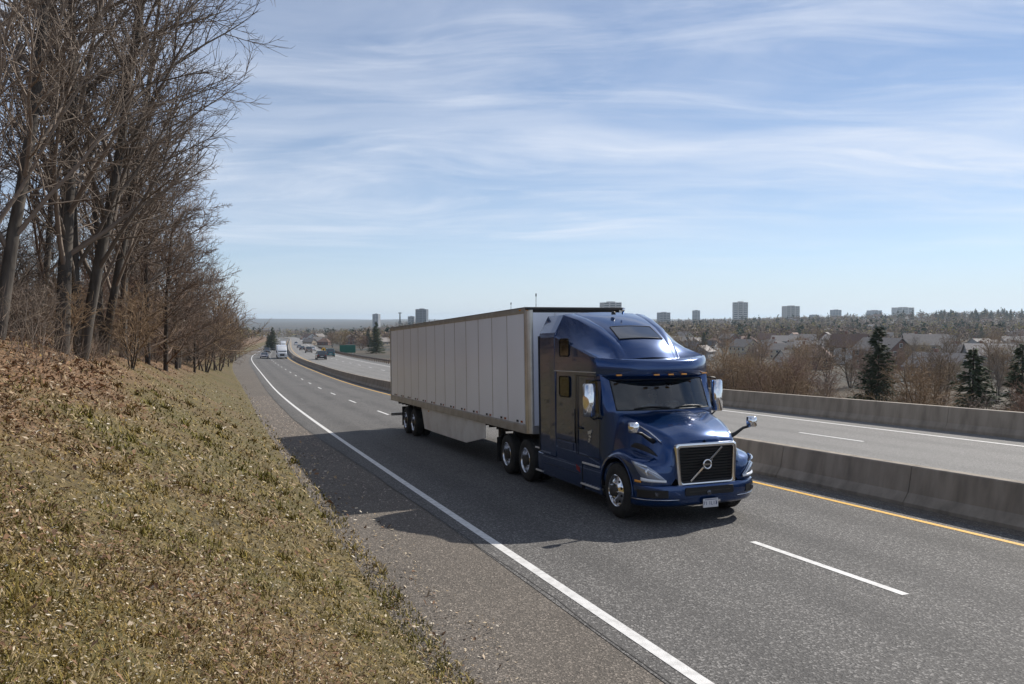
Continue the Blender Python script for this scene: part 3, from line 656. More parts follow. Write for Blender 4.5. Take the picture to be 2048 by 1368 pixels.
MB().box(-1.15, 1.15, -2.35, -2.3, 1.0, 2.6).build('sleeper_curtain', 'interior', truck)
MB().obox((0,-3.72,2.47), (.95,0,0), (0,.14,.03), (0,-.005,.018)).build('sunshade', 'interior', truck)
def skin(name, verts, edges, rad, m, parent, sub=1, root=0):
    me = bpy.data.meshes.new(name); me.from_pydata([tuple(v) for v in verts], edges, []); o = bpy.data.objects.new(name, me); col.objects.link(o)
    md = o.modifiers.new('k', 'SKIN')
    for i, rr_ in enumerate(rad): me.skin_vertices[0].data[i].radius = (rr_, rr_) if not isinstance(rr_, tuple) else rr_
    me.skin_vertices[0].data[root].use_root = True
    o.modifiers.new('s', 'SUBSURF').levels = sub; o.modifiers['s'].render_levels = sub
    dg = bpy.context.evaluated_depsgraph_get(); m2 = bpy.data.meshes.new_from_object(o.evaluated_get(dg)); bpy.data.objects.remove(o)
    o = bpy.data.objects.new(name, m2); col.objects.link(o); m2.materials.clear(); m2.materials.append(MATS[m]); o.parent = parent; m2.polygons.foreach_set('use_smooth', [True]*len(m2.polygons)); return o
mat('shirt_blue', (.2, .26, .34), .85); mat('skin_tone', (.42, .26, .19), .6); mat('hair_brown', (.05, .035, .025), .8)
drv = empty('person', truck.matrix_basis @ Vector((.55,-2.85,1.42)), truck.rotation_euler, 'truck driver in a dark shirt with both hands on the steering wheel', 'person')
dv = [(0,.05,.05),(0,.08,.25),(0,.07,.45),(0,.05,.52),(-.19,.06,.44),(-.25,-.1,.22),(-.19,-.42,.42),(.19,.06,.44),(.25,-.1,.22),(.19,-.42,.42),(-.1,-.05,.05),(-.12,-.45,.08),(-.12,-.5,-.3),(.1,-.05,.05),(.12,-.45,.08),(.12,-.5,-.3)]
body = skin('body', dv, [(0,1),(1,2),(2,3),(2,4),(4,5),(5,6),(2,7),(7,8),(8,9),(0,10),(10,11),(11,12),(0,13),(13,14),(14,15)], [.15,.16,.15,.07,.075,.05,.035,.075,.05,.035,.09,.075,.05,.09,.075,.05], 'shirt_blue', drv)
hd = MB(); hd.lathe([(-.125,.001),(-.115,.045),(-.085,.07),(-.03,.082),(.03,.085),(.08,.072),(.11,.045),(.122,.001)], 18, 'z', (0,.02,.70)); hd.v = [(x*.92, (y-.02)*1.12+.02-(.012 if z < .66 else 0), z) for x, y, z in hd.v]
hd.add([(-.014,-.085,.69),(.014,-.085,.69),(0,-.11,.675),(0,-.075,.73)], [(0,1,2),(1,3,2),(0,2,3)]); hd.tube([(0,.05,.5),(0,.03,.62)], [.055,.05], 10)
for x in (-.085,.085): hd.obox((x,.03,.695), (.008,0,0), (0,.018,0), (0,0,.03))
hd.build('head', 'skin_tone', drv, smooth=True)
MB().lathe([(.03,.092),(.075,.08),(.11,.052),(.13,.001)], 18, 'z', (0,.035,.70)).build('hair', 'hair_brown', drv, smooth=True)
for x in (-.032,.032): MB().lathe([(-.008,.0),(-.006,.008),(0,.011)], 8, 'y', (x,-.072,.715)).build('eye', 'black_plastic', drv)
MB().obox((0,-.076,.645), (.025,0,0), (0,.004,0), (0,0,.004)).build('mouth', 'hair_brown', drv)
for s_ in (-1, 1):
    hnd = MB(); hnd.obox((s_*.185,-.47,.46), (.04,0,0), (0,.025,.02), (0,-.015,.025))
    for k in range(4): hnd.tube([(s_*.185-.03+.02*k,-.48,.48), (s_*.185-.03+.02*k,-.525,.50), (s_*.185-.03+.02*k,-.54,.475), (s_*.185-.03+.02*k,-.52,.455)], [.009,.0085,.008,.007], 6)
    hnd.tube([(s_*.145,-.46,.45), (s_*.135,-.5,.455), (s_*.15,-.525,.47)], [.01,.009,.008], 6); hnd.build('hand', 'skin_tone', drv, smooth=True)
# ---- chassis fairings, steps, frame
for s_ in (-1, 1):
    fp = [(1.02,.93),(1.13,.92),(1.17,.905),(1.19,.86),(1.20,.80),(1.225,.77),(1.232,.6),(1.228,.46),(1.20,.32),(1.12,.27)]
    for y0, y1 in ((-3.84,-3.05),(-3.04,-.98)):
        MB().loft([[(s_*x*(1 if 0 < i < 3 else .985), y, z) for x, z in fp] for i, y in enumerate((y0, y0+.015, y1-.015, y1))]).build('chassis_fairing', 'truck_blue', truck, smooth=True, auto=35)
    MB().loft([[(s_*x*f, y, z) for x, z in fp] for y, f in ((-.975,.99),(-.72,.99),(-.6,.97))]).build('chassis_fairing', 'truck_blue', truck, smooth=True, auto=35)
    for y0, y1, z in ((-3.82,-3.08,.83),(-3.80,-3.0,.405),(-.94,-.6,.875),(-.95,-.62,.365)):
        sp = MB(); sp.obox((s_*1.20, (y0+y1)/2, z), (.055,0,-.012), (0,(y1-y0)/2,0), (.004,0,.018)); st_ = sp.build('step', 'step_metal', truck, bevel=.006)
        sl_ = MB()
        for k in range(6): yy = y0+(y1-y0)*(k+.5)/6; sl_.obox((s_*1.205, yy, z+.022), (.04,0,-.008), (0,.022,0), (0,0,.003))
        sl_.build('tread_ribs', 'dark_steel', st_)['kind'] = 'stuff'
    MB().prism([(-3.0,.585),(-1.05,.585),(-1.05,.595),(-3.0,.595)], 'x', s_*1.229, s_*1.2365).build('fairing_seam', 'black_plastic', truck)
    MB().prism([(-3.035,.30),(-3.045,.30),(-3.045,.9),(-3.035,.9)], 'x', s_*1.18, s_*1.236).build('fairing_seam', 'black_plastic', truck)
    MB().prism([(-2.95,.62),(-2.78,.66),(-2.76,.76),(-2.9,.72)], 'x', s_*1.226, s_*1.237).build('hazard_sticker', 'red_lens', truck)
    MB().box(min(s_*.33,s_*.43), max(s_*.33,s_*.43), -5.2, 2.35, .72, .98).build('frame_rail', 'dark_steel', truck)
    qf = MB(); qf.loft([[(s_*x, 1.30+.56*math.cos(t), .5+.56*math.sin(t)) for x in (.7,1.24)] for t in np.linspace(R(-5), R(60), 8)]); qf.build('quarter_fender', 'black_plastic', truck)
    MB().box(min(s_*.68,s_*1.24), max(s_*.68,s_*1.24), 2.05, 2.07, .22, .85).build('mud_flap', 'rubber', truck)
    for a_ in (.02,1.30): MB().tube([(s_*.3,a_,.5),(s_*1.0,a_,.5)], .09, 10).build('axle', 'dark_steel', truck)
    MB().tube([(s_*.85,-.9,.62),(s_*.85,-2.9,.62)], .3, 20).build('fuel_tank', 'alloy', truck, smooth=True, auto=50)
MB().tube([(-1.0,-4.5,.48),(1.0,-4.5,.48)], .07, 8).build('axle', 'dark_steel', truck)
MB().box(-.45,.45, .2, 1.2, 1.0, 1.12).build('fifth_wheel', 'dark_steel', truck, bevel=.03)
MB().box(-.9,.9,-5.3,-3.9,.45,.9).build('engine_block', 'dark_steel', truck)
MB().box(-.5,.5,-3.8,-1.8,.55,.95).build('transmission', 'dark_steel', truck)

# ---------------------------------------------------------------- trailer
TW, TB, TT, T0, T1 = 1.30, 1.15, 4.11, -.30, 14.95
MB().box(-TW+.03, TW-.03, T0+.06, T1-.03, 1.22, TT-.02).build('body', 'dark_steel', trailer)
pw = (T1-.12-(T0+.22))/13
for s_ in (-1, 1):
    for k in range(13):
        y0 = T0+.22+k*pw; pn = MB().box(min(s_*(TW-.03), s_*(TW-.012)), max(s_*(TW-.03), s_*(TW-.012)), y0+.013, y0+pw-.013, 1.36, 3.98); pn.build('side_panel', 'trailer_white', trailer, bevel=.004, seg=1)
    for k in range(1, 13):
        y0 = T0+.22+k*pw; MB().box(min(s_*(TW-.02), s_*(TW-.010)), max(s_*(TW-.02), s_*(TW-.010)), y0-.019, y0+.019, 1.37, 3.97).build('panel_joint', 'trailer_rail', trailer)
    br = MB().loft([[(s_*x, y, z) for x, z in ((TW-.05,1.14),(TW+.004,1.145),(TW+.006,1.33),(TW-.006,1.36),(TW-.05,1.36))] for y in (T0+.12, T1)], True, True, True); br.build('bottom_rail', 'trailer_rail', trailer)
    MB().loft([[(s_*x, y, z) for x, z in ((TW-.05,3.97),(TW-.002,3.975),(TW+.006,4.02),(TW+.006,4.10),(TW-.05,4.115))] for y in (T0+.12, T1)], True, True, True).build('top_rail', 'trailer_rail', trailer)
    rv = MB()
    for k in range(120):
        y = T0+.2+k*(T1-T0-.3)/120; rv.obox((s_*(TW+.007), y, 1.165), (.003,0,0), (0,.008,0), (0,0,.008)); rv.obox((s_*(TW+.007), y, 4.06), (.003,0,0), (0,.008,0), (0,0,.008))
    rv.build('rivet_rows', 'trailer_rail', trailer)['kind'] = 'stuff'
    for k in range(26):
        y = T0+.42+(k//2)*pw+(k % 2)*.28
        MB().obox((s_*(TW-.004), y, 1.405), (.006,0,0), (0,.06,0), (0,0,.026)).build('tape_marker', 'red_lens' if k % 2 == 0 else 'dark_steel', trailer)
    # rounded front corner post
    cp = []
    for k in range(9):
        t = math.pi/2*k/8; cp.append((s_*(TW-.16+.162*math.cos(t)), T0+.16-.162*math.sin(t)))
    pst = MB().loft([[(x, y, z) for x, y in cp+[(s_*(TW-.16), T0+.02), (s_*(TW-.05), T0+.16)]] for z in (1.15,1.3,3.9,4.10)], True, True, True); pst.build('corner_post', 'trailer_corner', trailer, smooth=True, auto=35)
    MB().box(min(s_*(TW-.05), s_*(TW+.008)), max(s_*(TW-.05), s_*(TW+.008)), T1-.14, T1+.01, 1.14, 4.11).build('rear_post', 'trailer_rail', trailer, bevel=.01)
    MB().obox((s_*(TW-.05), T0+.045, 4.055), (.03,.03,0), (.01,-.01,0), (0,0,.018)).build('marker_lamp', 'amber_lens', trailer)
    MB().obox((s_*(TW+.008), T0+.4, 4.06), (.006,0,0), (0,.05,0), (0,0,.016)).build('marker_lamp', 'amber_lens', trailer)
    # side skirt: panels hung from the bottom rail
    ys = [2.95,4.75,6.5,8.25,9.6]
    for k in range(4):
        y0, y1 = ys[k]+.008, ys[k+1]-.008; zb = [.74,.43,.42,.41,.42]
        MB().prism([(y0, zb[k]), (y1, zb[k+1]), (y1+(.45 if k == 3 else 0), 1.15), (y0-.0, 1.15)], 'x', s_*(TW-.06), s_*(TW-.045)).build('side_skirt', 'skirt_white', trailer, bevel=.004)
    MB().obox((s_*(TW-.04), 9.0, 1.07), (.006,0,0), (0,.05,0), (0,0,.02)).build('marker_lamp', 'amber_lens', trailer)
    lg = MB().box(min(s_*.85,s_*1.0), max(s_*.85,s_*1.0), 2.45, 2.62, .32, 1.15); lg.box(min(s_*.88,s_*.97), max(s_*.88,s_*.97), 2.48, 2.59, .2, .34); lg.box(min(s_*.82,s_*1.03), max(s_*.82,s_*1.03), 2.42, 2.65, .17, .2); lg.build('landing_leg', 'dark_steel', trailer)
    for a_ in (11.25,12.47): MB().tube([(s_*.2,a_,.5),(s_*1.0,a_,.5)], .07, 8).build('axle', 'dark_steel', trailer)
    MB().box(min(s_*.5,s_*.62), max(s_*.5,s_*.62), 10.4, 14.9, .95, 1.15).build('slider_rail', 'dark_steel', trailer)
    for a_ in (11.25,12.47): MB().loft([[(s_*.56, a_-.5, .98),(s_*.56, a_-.1,.62),(s_*.56,a_+.3,.62),(s_*.56,a_+.4,.98)], [(s_*.48, a_-.5, .98),(s_*.48, a_-.1,.62),(s_*.48,a_+.3,.62),(s_*.48,a_+.4,.98)]], True, True, True).build('hanger', 'dark_steel', trailer)
    MB().box(min(s_*.62,s_*1.24), max(s_*.62,s_*1.24), 13.15, 13.17, .25, .98).build('mud_flap', 'rubber', trailer)
    MB().box(min(s_*.5,s_*.6), max(s_*.5,s_*.6), 14.78, 14.9, .5, 1.15).build('guard_post', 'dark_steel', trailer)
MB().box(-TW, TW, 14.86, 14.98, .50, .62).build('rear_guard', 'trailer_rail', trailer)
MB().box(-TW-.004, TW+.004, T0-.012, T0+.1, 4.05, 4.118).build('front_top_rail', 'dark_steel', trailer, bevel=.02)
MB().box(-TW+.12, TW-.12, T0-.006, T0+.1, 1.14, 1.32).build('front_bottom_rail', 'trailer_rail', trailer)
MB().box(-TW-.012, TW+.012, T0+.05, T1+.01, 4.112, 4.121).build('roof', 'trailer_rail', trailer)
for k in range(4):
    x0 = -TW+.16+k*(2*TW-.32)/4; MB().box(x0+.006, x0+(2*TW-.32)/4-.006, T0+.012, T0+.07, 1.33, 3.99).build('front_panel', 'trailer_white', trailer, bevel=.004)
for k in range(2):
    MB().box(-TW+.06+k*(TW-.05), -.005+k*(TW-.05), T1-.02, T1+.02, 1.3, 4.0).build('rear_door', 'trailer_white', trailer, bevel=.01)
for k in range(22): MB().box(-1.2, 1.2, T0+1.2+k*.62, T0+1.27+k*.62, 1.04, 1.15).build('cross_member', 'dark_steel', trailer)
MB().box(-.45,.45,2.3,2.75,.95,1.15).build('landing_gear_box', 'dark_steel', trailer)

MB().box(-.98,.98,-1.72,-.52,.42,1.0).build('gap_light_block', 'dark_steel', truck, bevel=.02)  # added box behind the cab, blocks sunlight leaking through under the trailer nose
MB().tube([(.25,-1.74,1.9),(.25,-1.4,1.5),(.28,-.8,1.35),(.3,-.32,1.7)], .02, 6).build('air_hose', 'black_plastic', truck, smooth=True)
MB().tube([(.12,-1.74,1.9),(.1,-1.4,1.42),(.12,-.8,1.28),(.12,-.32,1.7)], .02, 6).build('air_hose', 'red_lens', truck, smooth=True)
# ---------------------------------------------------------------- vegetation
mat('bark_grey', (.10, .085, .07), .9, c2=(.045, .037, .031), nscale=5, ndet=6, bump=.6, bscale=12, stretch=(1, 1, .25))
mat('bark_dark', (.075, .058, .045), .9, c2=(.04, .03, .024), nscale=5, ndet=6, bump=.6, bscale=12, stretch=(1, 1, .25))
mat('twig_brown', (.145, .10, .073), .85, obj_var=.25)
mat('twig_grey', (.165, .128, .10), .8, obj_var=.25)
mat('twig_red', (.225, .14, .10), .85, obj_var=.3)
mat('twig_tan', (.235, .16, .095), .85, obj_var=.3)
mat('buds', (.34, .26, .05), .8, obj_var=.3)
mat('spruce', (.040, .058, .024), .85, c2=(.058, .075, .03), nscale=3, obj_var=.25)
mat('blades', (.2, .18, .08), .8, attr='col')
mat('far_canopy', (.08, .07, .05), .95, attr='col')
def cr3(a, b):
    a0, a1, a2 = a[..., 0], a[..., 1], a[..., 2]; b0, b1, b2 = b[..., 0], b[..., 1], b[..., 2]; o = np.empty(a.shape); o[..., 0] = a1*b2-a2*b1; o[..., 1] = a2*b0-a0*b2; o[..., 2] = a0*b1-a1*b0; return o
class Tubes:
    def __init__(s): s.V = []; s.F = []; s.n = 0
    def add(s, pts, rad, n):
        pts = np.asarray(pts); m = len(pts); t = np.empty_like(pts); t[1:-1] = pts[2:]-pts[:-2]; t[0] = pts[1]-pts[0]; t[-1] = pts[-1]-pts[-2]; t /= np.sqrt((t*t).sum(1))[:, None]+1e-9
        h = np.array([0., 0, 1]) if abs(t[0, 2]) < .8 else np.array([1., 0, 0])
        u = cr3(t, h); u /= np.sqrt((u*u).sum(1))[:, None]+1e-9; w = cr3(t, u)
        a = np.arange(n)*2*np.pi/n
        V = pts[:, None]+(u[:, None]*np.cos(a)[None, :, None]+w[:, None]*np.sin(a)[None, :, None])*np.asarray(rad)[:, None, None]
        i = np.arange(m-1)[:, None]*n; j = np.arange(n)[None]; k = (j+1) % n
        s.V.append(V.reshape(-1, 3)); s.F.append(np.stack([i+j, i+k, i+n+k, i+n+j], -1).reshape(-1, 4)+s.n); s.n += m*n
    def build(s, name, m, parent=None): return npmesh(name, np.concatenate(s.V), np.concatenate(s.F), m, parent, smooth=True)
def grow(T, tips, p, d, ln, r0, r1, lev, cfg, rs):
    """one axis and everything that grows from it"""
    c = cfg[lev]; n = c['seg']; dd = Vector(d).normalized(); st = ln/n; P = [Vector(p)]; wb = rs.normal(0, c['wob'], (n, 3)).tolist()
    for i in range(n):
        dd = dd+Vector(wb[i]); dd.z += c['up']*(i/n if lev else 1); dd.normalize(); P.append(P[-1]+dd*st)
    pts = np.array(P); tt = np.arange(n+1)/n; rad = r0*(1-tt)**c.get('tap', .8)+r1
    T[0 if lev == 0 else 1].add(pts, rad, c['n'])
    if lev+1 >= len(cfg): tips.append(pts[-1]); return
    k = cfg[lev+1]; num = max(1, int(round(c['kids']*rs.uniform(.8, 1.2)))); ph = rs.uniform(0, 6.28); U = rs.uniform(0, 1, (num, 4)).tolist(); bias = Vector(c.get('bias', (0, 0, 0)))
    for i in range(num):
        u0, u1, u2, u3 = U[i]; t = c['t0']+(c['t1']-c['t0'])*(i+u0)/num; f = t*n; i0 = min(int(f), n-1); ax = P[i0+1]-P[i0]; pos = P[i0]+ax*(f-i0); ax.normalize()
        ph += 1.9+u1; u = ax.orthogonal().normalized(); w = ax.cross(u)
        ang = R(c['ang'][0]+(c['ang'][1]-c['ang'][0])*u2); nd_ = ax*math.cos(ang)+(u*math.cos(ph)+w*math.sin(ph))*math.sin(ang)+bias
        l2 = ln*(c['rat'][0]+(c['rat'][1]-c['rat'][0])*u3)*(1.15-c.get('sh', .6)*t); rl = r0*(1-t)**c.get('tap', .8)+r1
        grow(T, tips, pos, nd_, l2, min(rl*c.get('kr', .6), k.get('rmax', 9)), k['r1'], lev+1, cfg, rs)
def tree_proto(name, seed, H, r0, cfg, m1, m2, stems=1, lean=(0,0), spread=0, buds=0):
    rs = np.random.RandomState(seed); T = (Tubes(), Tubes()); tips = []
    for s_ in range(stems):
        a = 6.28*s_/stems+rs.uniform(0, 1); d = np.array([lean[0]+spread*math.cos(a), lean[1]+spread*math.sin(a), 1.])
        grow(T, tips, np.array([.25*spread*math.cos(a), .25*spread*math.sin(a), -.25]), d, H*rs.uniform(.85, 1.05), r0*rs.uniform(.8, 1.05), .012, 0, cfg, rs)
    root = empty(name); T[0].build('trunk', m1, root); cr = T[1].build('crown', m2, root)
    if buds:
        tp = np.array(tips); k = buds; P = np.repeat(tp, k, 0)+rs.normal(0, .12, (len(tp)*k, 3)); n = len(P); a = rs.normal(0, 1, (n, 3)); b = rs.normal(0, 1, (n, 3)); s_ = rs.uniform(.02, .05, (n, 1))
        a /= np.linalg.norm(a, axis=1)[:, None]; b /= np.linalg.norm(b, axis=1)[:, None]
        V = np.stack([P, P+a*s_*2, P+b*s_*1.6], 1).reshape(-1, 3); npmesh('buds', V, np.arange(n*3).reshape(-1, 3), 'buds', cr)
    return root
CFG = lambda tw, k1, k2, k3, k4, bias=None, up1=.03, rat=(.26,.44), ang=(22,46), t0=.12: [
    dict(seg=12, wob=.028, up=.02, n=9, kids=k1, t0=t0, t1=.98, ang=ang, rat=rat, sh=.55, kr=.42, tap=.75, **({'bias': bias} if bias else {})),
    dict(seg=8, wob=.06, up=up1, n=5, kids=k2, t0=.12, t1=1, ang=(20, 48), rat=(.3, .52), r1=tw*1.5, rmax=.07, sh=.5),
    dict(seg=5, wob=.09, up=.05, n=3, kids=k3, t0=.1, t1=1, ang=(22, 50), rat=(.35, .6), r1=tw*1.15, rmax=.022, sh=.5),
    dict(seg=4, wob=.10, up=.07, n=3, kids=k4, t0=.12, t1=1, ang=(22, 52), rat=(.4, .7), r1=tw, rmax=.010),
    dict(seg=3, wob=.12, up=.08, n=3, r1=tw*.8, rmax=.006)]
protos = {}
protos['tall'] = tree_proto('bare_tree', 11, 18.5, .2, CFG(.0048, 30, 8, 6, 3, bias=(.17,-.03,.0)), 'bark_grey', 'twig_grey', lean=(.05,0))
protos['fork'] = tree_proto('bare_tree', 23, 17, .165, CFG(.0048, 20, 8, 6, 2, bias=(.14,0,.0)), 'bark_grey', 'twig_grey', stems=2, spread=.09, lean=(.10,0))
protos['wide'] = tree_proto('bare_tree', 31, 9.5, .12, CFG(.005, 30, 8, 7, 3, bias=(.14,-.03,-.12), up1=.05, rat=(.26,.42), ang=(35,70), t0=.05), 'bark_dark', 'twig_brown', lean=(.06,0))
protos['slim'] = tree_proto('bare_tree', 47, 13.5, .10, CFG(.007, 26, 6, 5, 2), 'bark_grey', 'twig_brown', lean=(.05,0))
protos['slim2'] = tree_proto('bare_tree', 59, 11.5, .085, CFG(.007, 22, 6, 5, 2), 'bark_dark', 'twig_grey', lean=(-.02,.02))
SH = lambda tw, k1, k2, k3, u=.05: [dict(seg=7, wob=.08, up=.03, n=5, kids=k1, t0=.15, t1=1, ang=(22, 55), rat=(.4, .7), tap=.7, kr=.6),
    dict(seg=5, wob=.12, up=u, n=4, kids=k2, t0=.15, t1=1, ang=(25, 60), rat=(.4, .7), r1=tw*1.3, rmax=.03),
    dict(seg=4, wob=.14, up=.08, n=3, kids=k3, t0=.1, t1=1, ang=(25, 60), rat=(.45, .8), r1=tw, rmax=.012),
    dict(seg=3, wob=.15, up=.1, n=3, r1=tw*.8, rmax=.007)]
protos['bush_a'] = tree_proto('bare_shrub', 61, 4.6, .035, SH(.008, 9, 5, 3), 'bark_dark', 'twig_red', stems=7, spread=.42)
protos['bush_b'] = tree_proto('bare_shrub', 67, 4.0, .03, SH(.008, 9, 5, 3), 'bark_grey', 'twig_grey', stems=8, spread=.5)
protos['bush_c'] = tree_proto('bare_shrub', 71, 5.6, .05, SH(.009, 11, 6, 3), 'bark_dark', 'twig_tan', stems=4, spread=.25)
protos['bush_y'] = tree_proto('budding_shrub', 73, 5.0, .05, SH(.008, 10, 5, 3), 'bark_grey', 'twig_tan', stems=5, spread=.3, buds=3)
protos['low'] = tree_proto('bare_shrub', 79, 1.7, .014, SH(.0045, 7, 4, 2), 'bark_dark', 'twig_brown', stems=9, spread=.6)
def spruce_proto(seed, H, W):      # whorls of drooping branches set with needle sprays
    rs = np.random.RandomState(seed); root = empty('spruce_tree'); t = Tubes(); t.add(np.array([(0,0,-.3),(0,0,H*.5),(0,0,H)]), [.14,.09,.02], 7); t.build('trunk', 'bark_dark', root)
    P = []; Q = []
    z = .5
    while z < H:
        f = 1-z/H; k = int(6+9*f)
        for i in range(k):
            a = rs.uniform(0, 6.28); ln = W*(f**.85)*rs.uniform(.65, 1.15)+.12; dr = rs.uniform(.1, .38); n = int(10+52*ln/W)
            u = rs.uniform(.08, 1, n); rr_ = u*ln; zz = z-dr*rr_+.10*ln*u*u*2; lat = rs.normal(0, .16, n)*ln*.55*(1.1-u)
            x = rr_*math.cos(a)-lat*math.sin(a); y = rr_*math.sin(a)+lat*math.cos(a); c = np.stack([x, y, zz+rs.normal(0, .05, n)], 1)
            dirv = np.stack([np.cos(a+lat*2), np.sin(a+lat*2), rs.uniform(-.6, .25, n)], 1)*rs.uniform(.16, .36, (n, 1)); sd = np.stack([-np.sin(a+lat), np.cos(a+lat), rs.normal(0, .5, n)], 1)*rs.uniform(.03, .07, (n, 1))
            P.append(c-sd); P.append(c+sd); P.append(c+dirv); Q.append(n)
        z += .17+.1*f
    V = []; o = 0
    for i in range(0, len(P), 3): V.append(np.stack([P[i], P[i+1], P[i+2]], 1).reshape(-1, 3))
    V = np.concatenate(V); npmesh('crown', V, np.arange(len(V)).reshape(-1, 3), 'spruce', root); return root
protos['spruce_a'] = spruce_proto(5, 9.0, 2.9); protos['spruce_b'] = spruce_proto(6, 8.0, 2.4)
used = set()
def plant(kind, a, r, sc_=1.0, rot=None, label=None, cat='tree', group=None, z=None, tilt=(0,0)):
    o = protos[kind]
    if kind in used: o = copy_tree(o)
    else: used.add(kind)
    zz = float(gz(a, r)) if z is None else z
    o.location = P3(a, r, zz); o.scale = (sc_*rnd.uniform(.93, 1.07),)*2+(sc_,); o.rotation_euler = (tilt[0], tilt[1], rnd.uniform(0, 6.28) if rot is None else rot)
    for k in ('label', 'category', 'group'):
        if k in o: del o[k]
    tag(o, label, cat, group); return o
def ap(px, py, D):                                   # a point D metres deep on a photo line of sight, as (a, r)
    x = (px-1024)/1593*D; return AR(x, D)
TOW = HEAD-R(90)+R(90)                               # crowns lean towards the road (+r is local x turned by HEAD)
ORD = 'first second third fourth fifth sixth seventh eighth ninth tenth eleventh twelfth thirteenth fourteenth'.split()
def spot(px):                                         # where along the right-hand slope
    return 'by the truck cab' if px < 1480 else 'left of the largest spruce' if px < 1690 else 'below the largest spruce' if px < 1830 else 'between the spruces' if px < 1940 else 'at the right edge'
def spotw(px): return 'at the left edge of the photo' if px < 60 else 'behind the thickest trunk' if px < 180 else 'in the middle of the wood' if px < 290 else 'behind the close pair of small trees' if px < 370 else 'where the wood thins towards the bend'
# the wood on the bank: named trees first
a, r = ap(122, 0, 22.5); plant('tall', a, r, 1.0, HEAD, 'tall bare tree with the thickest grey trunk at the edge of the bank', 'tree')
a, r = ap(160, 0, 23.5); plant('fork', a, r, 1.0, HEAD, 'bare twin-stemmed tree just right of the thickest trunk on the bank', 'tree')
a, r = ap(-8, 0, 18.5); plant('fork', a, r, .92, HEAD+.5, 'bare tree whose trunk runs up the left edge of the photo', 'tree')
a, r = ap(80, 0, 27); plant('slim', a, r, 1.05, 1.0, 'slender bare tree standing alone left of the thickest trunk', 'tree')
a, r = ap(205, 0, 30); plant('fork', a, r, .95, HEAD-.3, 'leaning bare tree with upswept limbs behind the twin-stemmed tree', 'tree')
a, r = ap(245, 0, 33); plant('tall', a, r, .85, HEAD+.2, 'tall bare tree in the middle of the wood, limbs reaching over the bank', 'tree')
a, r = ap(294, 0, 38); plant('wide', a, r, .95, HEAD, 'small dark-trunked bare tree low on the bank, left of a close pair', 'tree')
a, r = ap(330, 0, 40); plant('wide', a, r, .9, HEAD+.6, 'small dark-trunked bare tree low on the bank, right of a close pair', 'tree')
G = 'bare trees along the edge of the wood'
LW = 'bare grey tree at the wood edge, one of a row above the road'
for i, (px, D, k, s_) in enumerate([(268,42,'fork',.72),(300,47,'slim',.9),(352,54,'wide',1.05),(358,63,'fork',.62),(388,66,'wide',.85),(398,77,'slim2',.85),(410,80,'bush_c',1.5),(428,95,'wide',1.0),(437,100,'bush_c',1.5),(446,122,'slim',.7),(456,130,'wide',.8),(462,155,'bush_c',1.7),(471,168,'wide',.75),(478,195,'slim2',.6)]):
    a, r = ap(px, 0, D); plant(k, a, r, s_, HEAD+rnd.uniform(-1.1, 1.1), ORD[i]+' bare tree of the receding row at the wood edge, counted from the camera', 'tree', G)
for i in range(58):                                 # the depth of the wood
    a = rnd.uniform(-3, 75)**1.0; q = 8.2+rnd.random()**1.4*34; r = float(GR(a))-q
    x, y = XY(a, r)
    if y < 15 or x/y > -.42: continue
    k = rnd.choice(['slim','slim2']); plant(k, a, r, rnd.uniform(.55, .95), None, ('tall slender brown tree ' if k == 'slim' else 'slender grey tree ')+('just behind the first row ' if q < 16 else 'deep in the wood ')+spotw(1024+1593*x/y), 'tree', 'slender trees deep in the wood')
for i in range(60):
    a = rnd.uniform(60, 330); q = 6.5+rnd.random()*26; r = float(GR(a))-q
    k = rnd.choice(['slim2','wide','bush_c']); plant(k, a, r, rnd.uniform(.55, .8), None, {'slim2': 'slender grey tree', 'wide': 'spreading dark tree', 'bush_c': 'tan many-stemmed tree'}[k]+(' on the bank just before the road bend' if a < 130 else ' on the far bank at the road bend' if a < 220 else ' on the farthest bank beyond the bend'), 'tree', 'trees on the far bank')
for i in range(96):                                  # brush hiding the foot of the row
    a = rnd.uniform(4, 40) if i < 30 else rnd.uniform(26, 190); q = 5.0+rnd.random()*(5 if i < 30 else 2.6); r = float(GR(a))-q; x, y = XY(a, r)
    if y < 19: continue
    k = rnd.choice(['low','bush_c','bush_b','bush_a']) if i < 30 else rnd.choice(['bush_c','bush_a','bush_b','bush_y'] if a > 60 else ['bush_b','bush_a','bush_b'])
    px = 1024+1593*x/y; ds = {'low': 'low dark brush', 'bush_c': 'tan leafless shrub', 'bush_b': 'grey leafless shrub', 'bush_a': 'reddish leafless shrub', 'bush_y': 'rusty budding shrub'}[k]
    plant(k, a, r, rnd.uniform(.35, .7) if i < 30 else rnd.uniform(.7, 1.2), None, ds+' at the foot of the trees '+(spotw(px) if px < 370 else 'on the bank near the bend' if a < 100 else 'on the far bank beyond the bend'), 'shrub', 'brush under the wood edge')
for i in range(75):                                  # saplings between the trunks
    a = rnd.uniform(-1, 100); q = 7.0+rnd.random()*16; r = float(GR(a))-q; x, y = XY(a, r)
    if y < 17 or x/y > -.36: continue
    k = rnd.choice(['slim','slim2','wide']); plant(k, a, r, rnd.uniform(.28, .5), None, {'slim': 'thin brown sapling ', 'slim2': 'thin grey sapling ', 'wide': 'bushy dark sapling '}[k]+('near the wood edge ' if q < 13 else 'deep between the trunks ')+spotw(1024+1593*x/y), 'tree', 'saplings in the wood')
rs = np.random.RandomState(19); n = 70000; a = rs.uniform(-2, 130, n); q = 5.6+24*rs.uniform(0, 1, n)**1.3; r = GR(a)-q; x, y = XY(a, r); ok = (y > 15); a, r, q, x, y = [v_[ok] for v_ in (a, r, q, x, y)]; n = len(a)
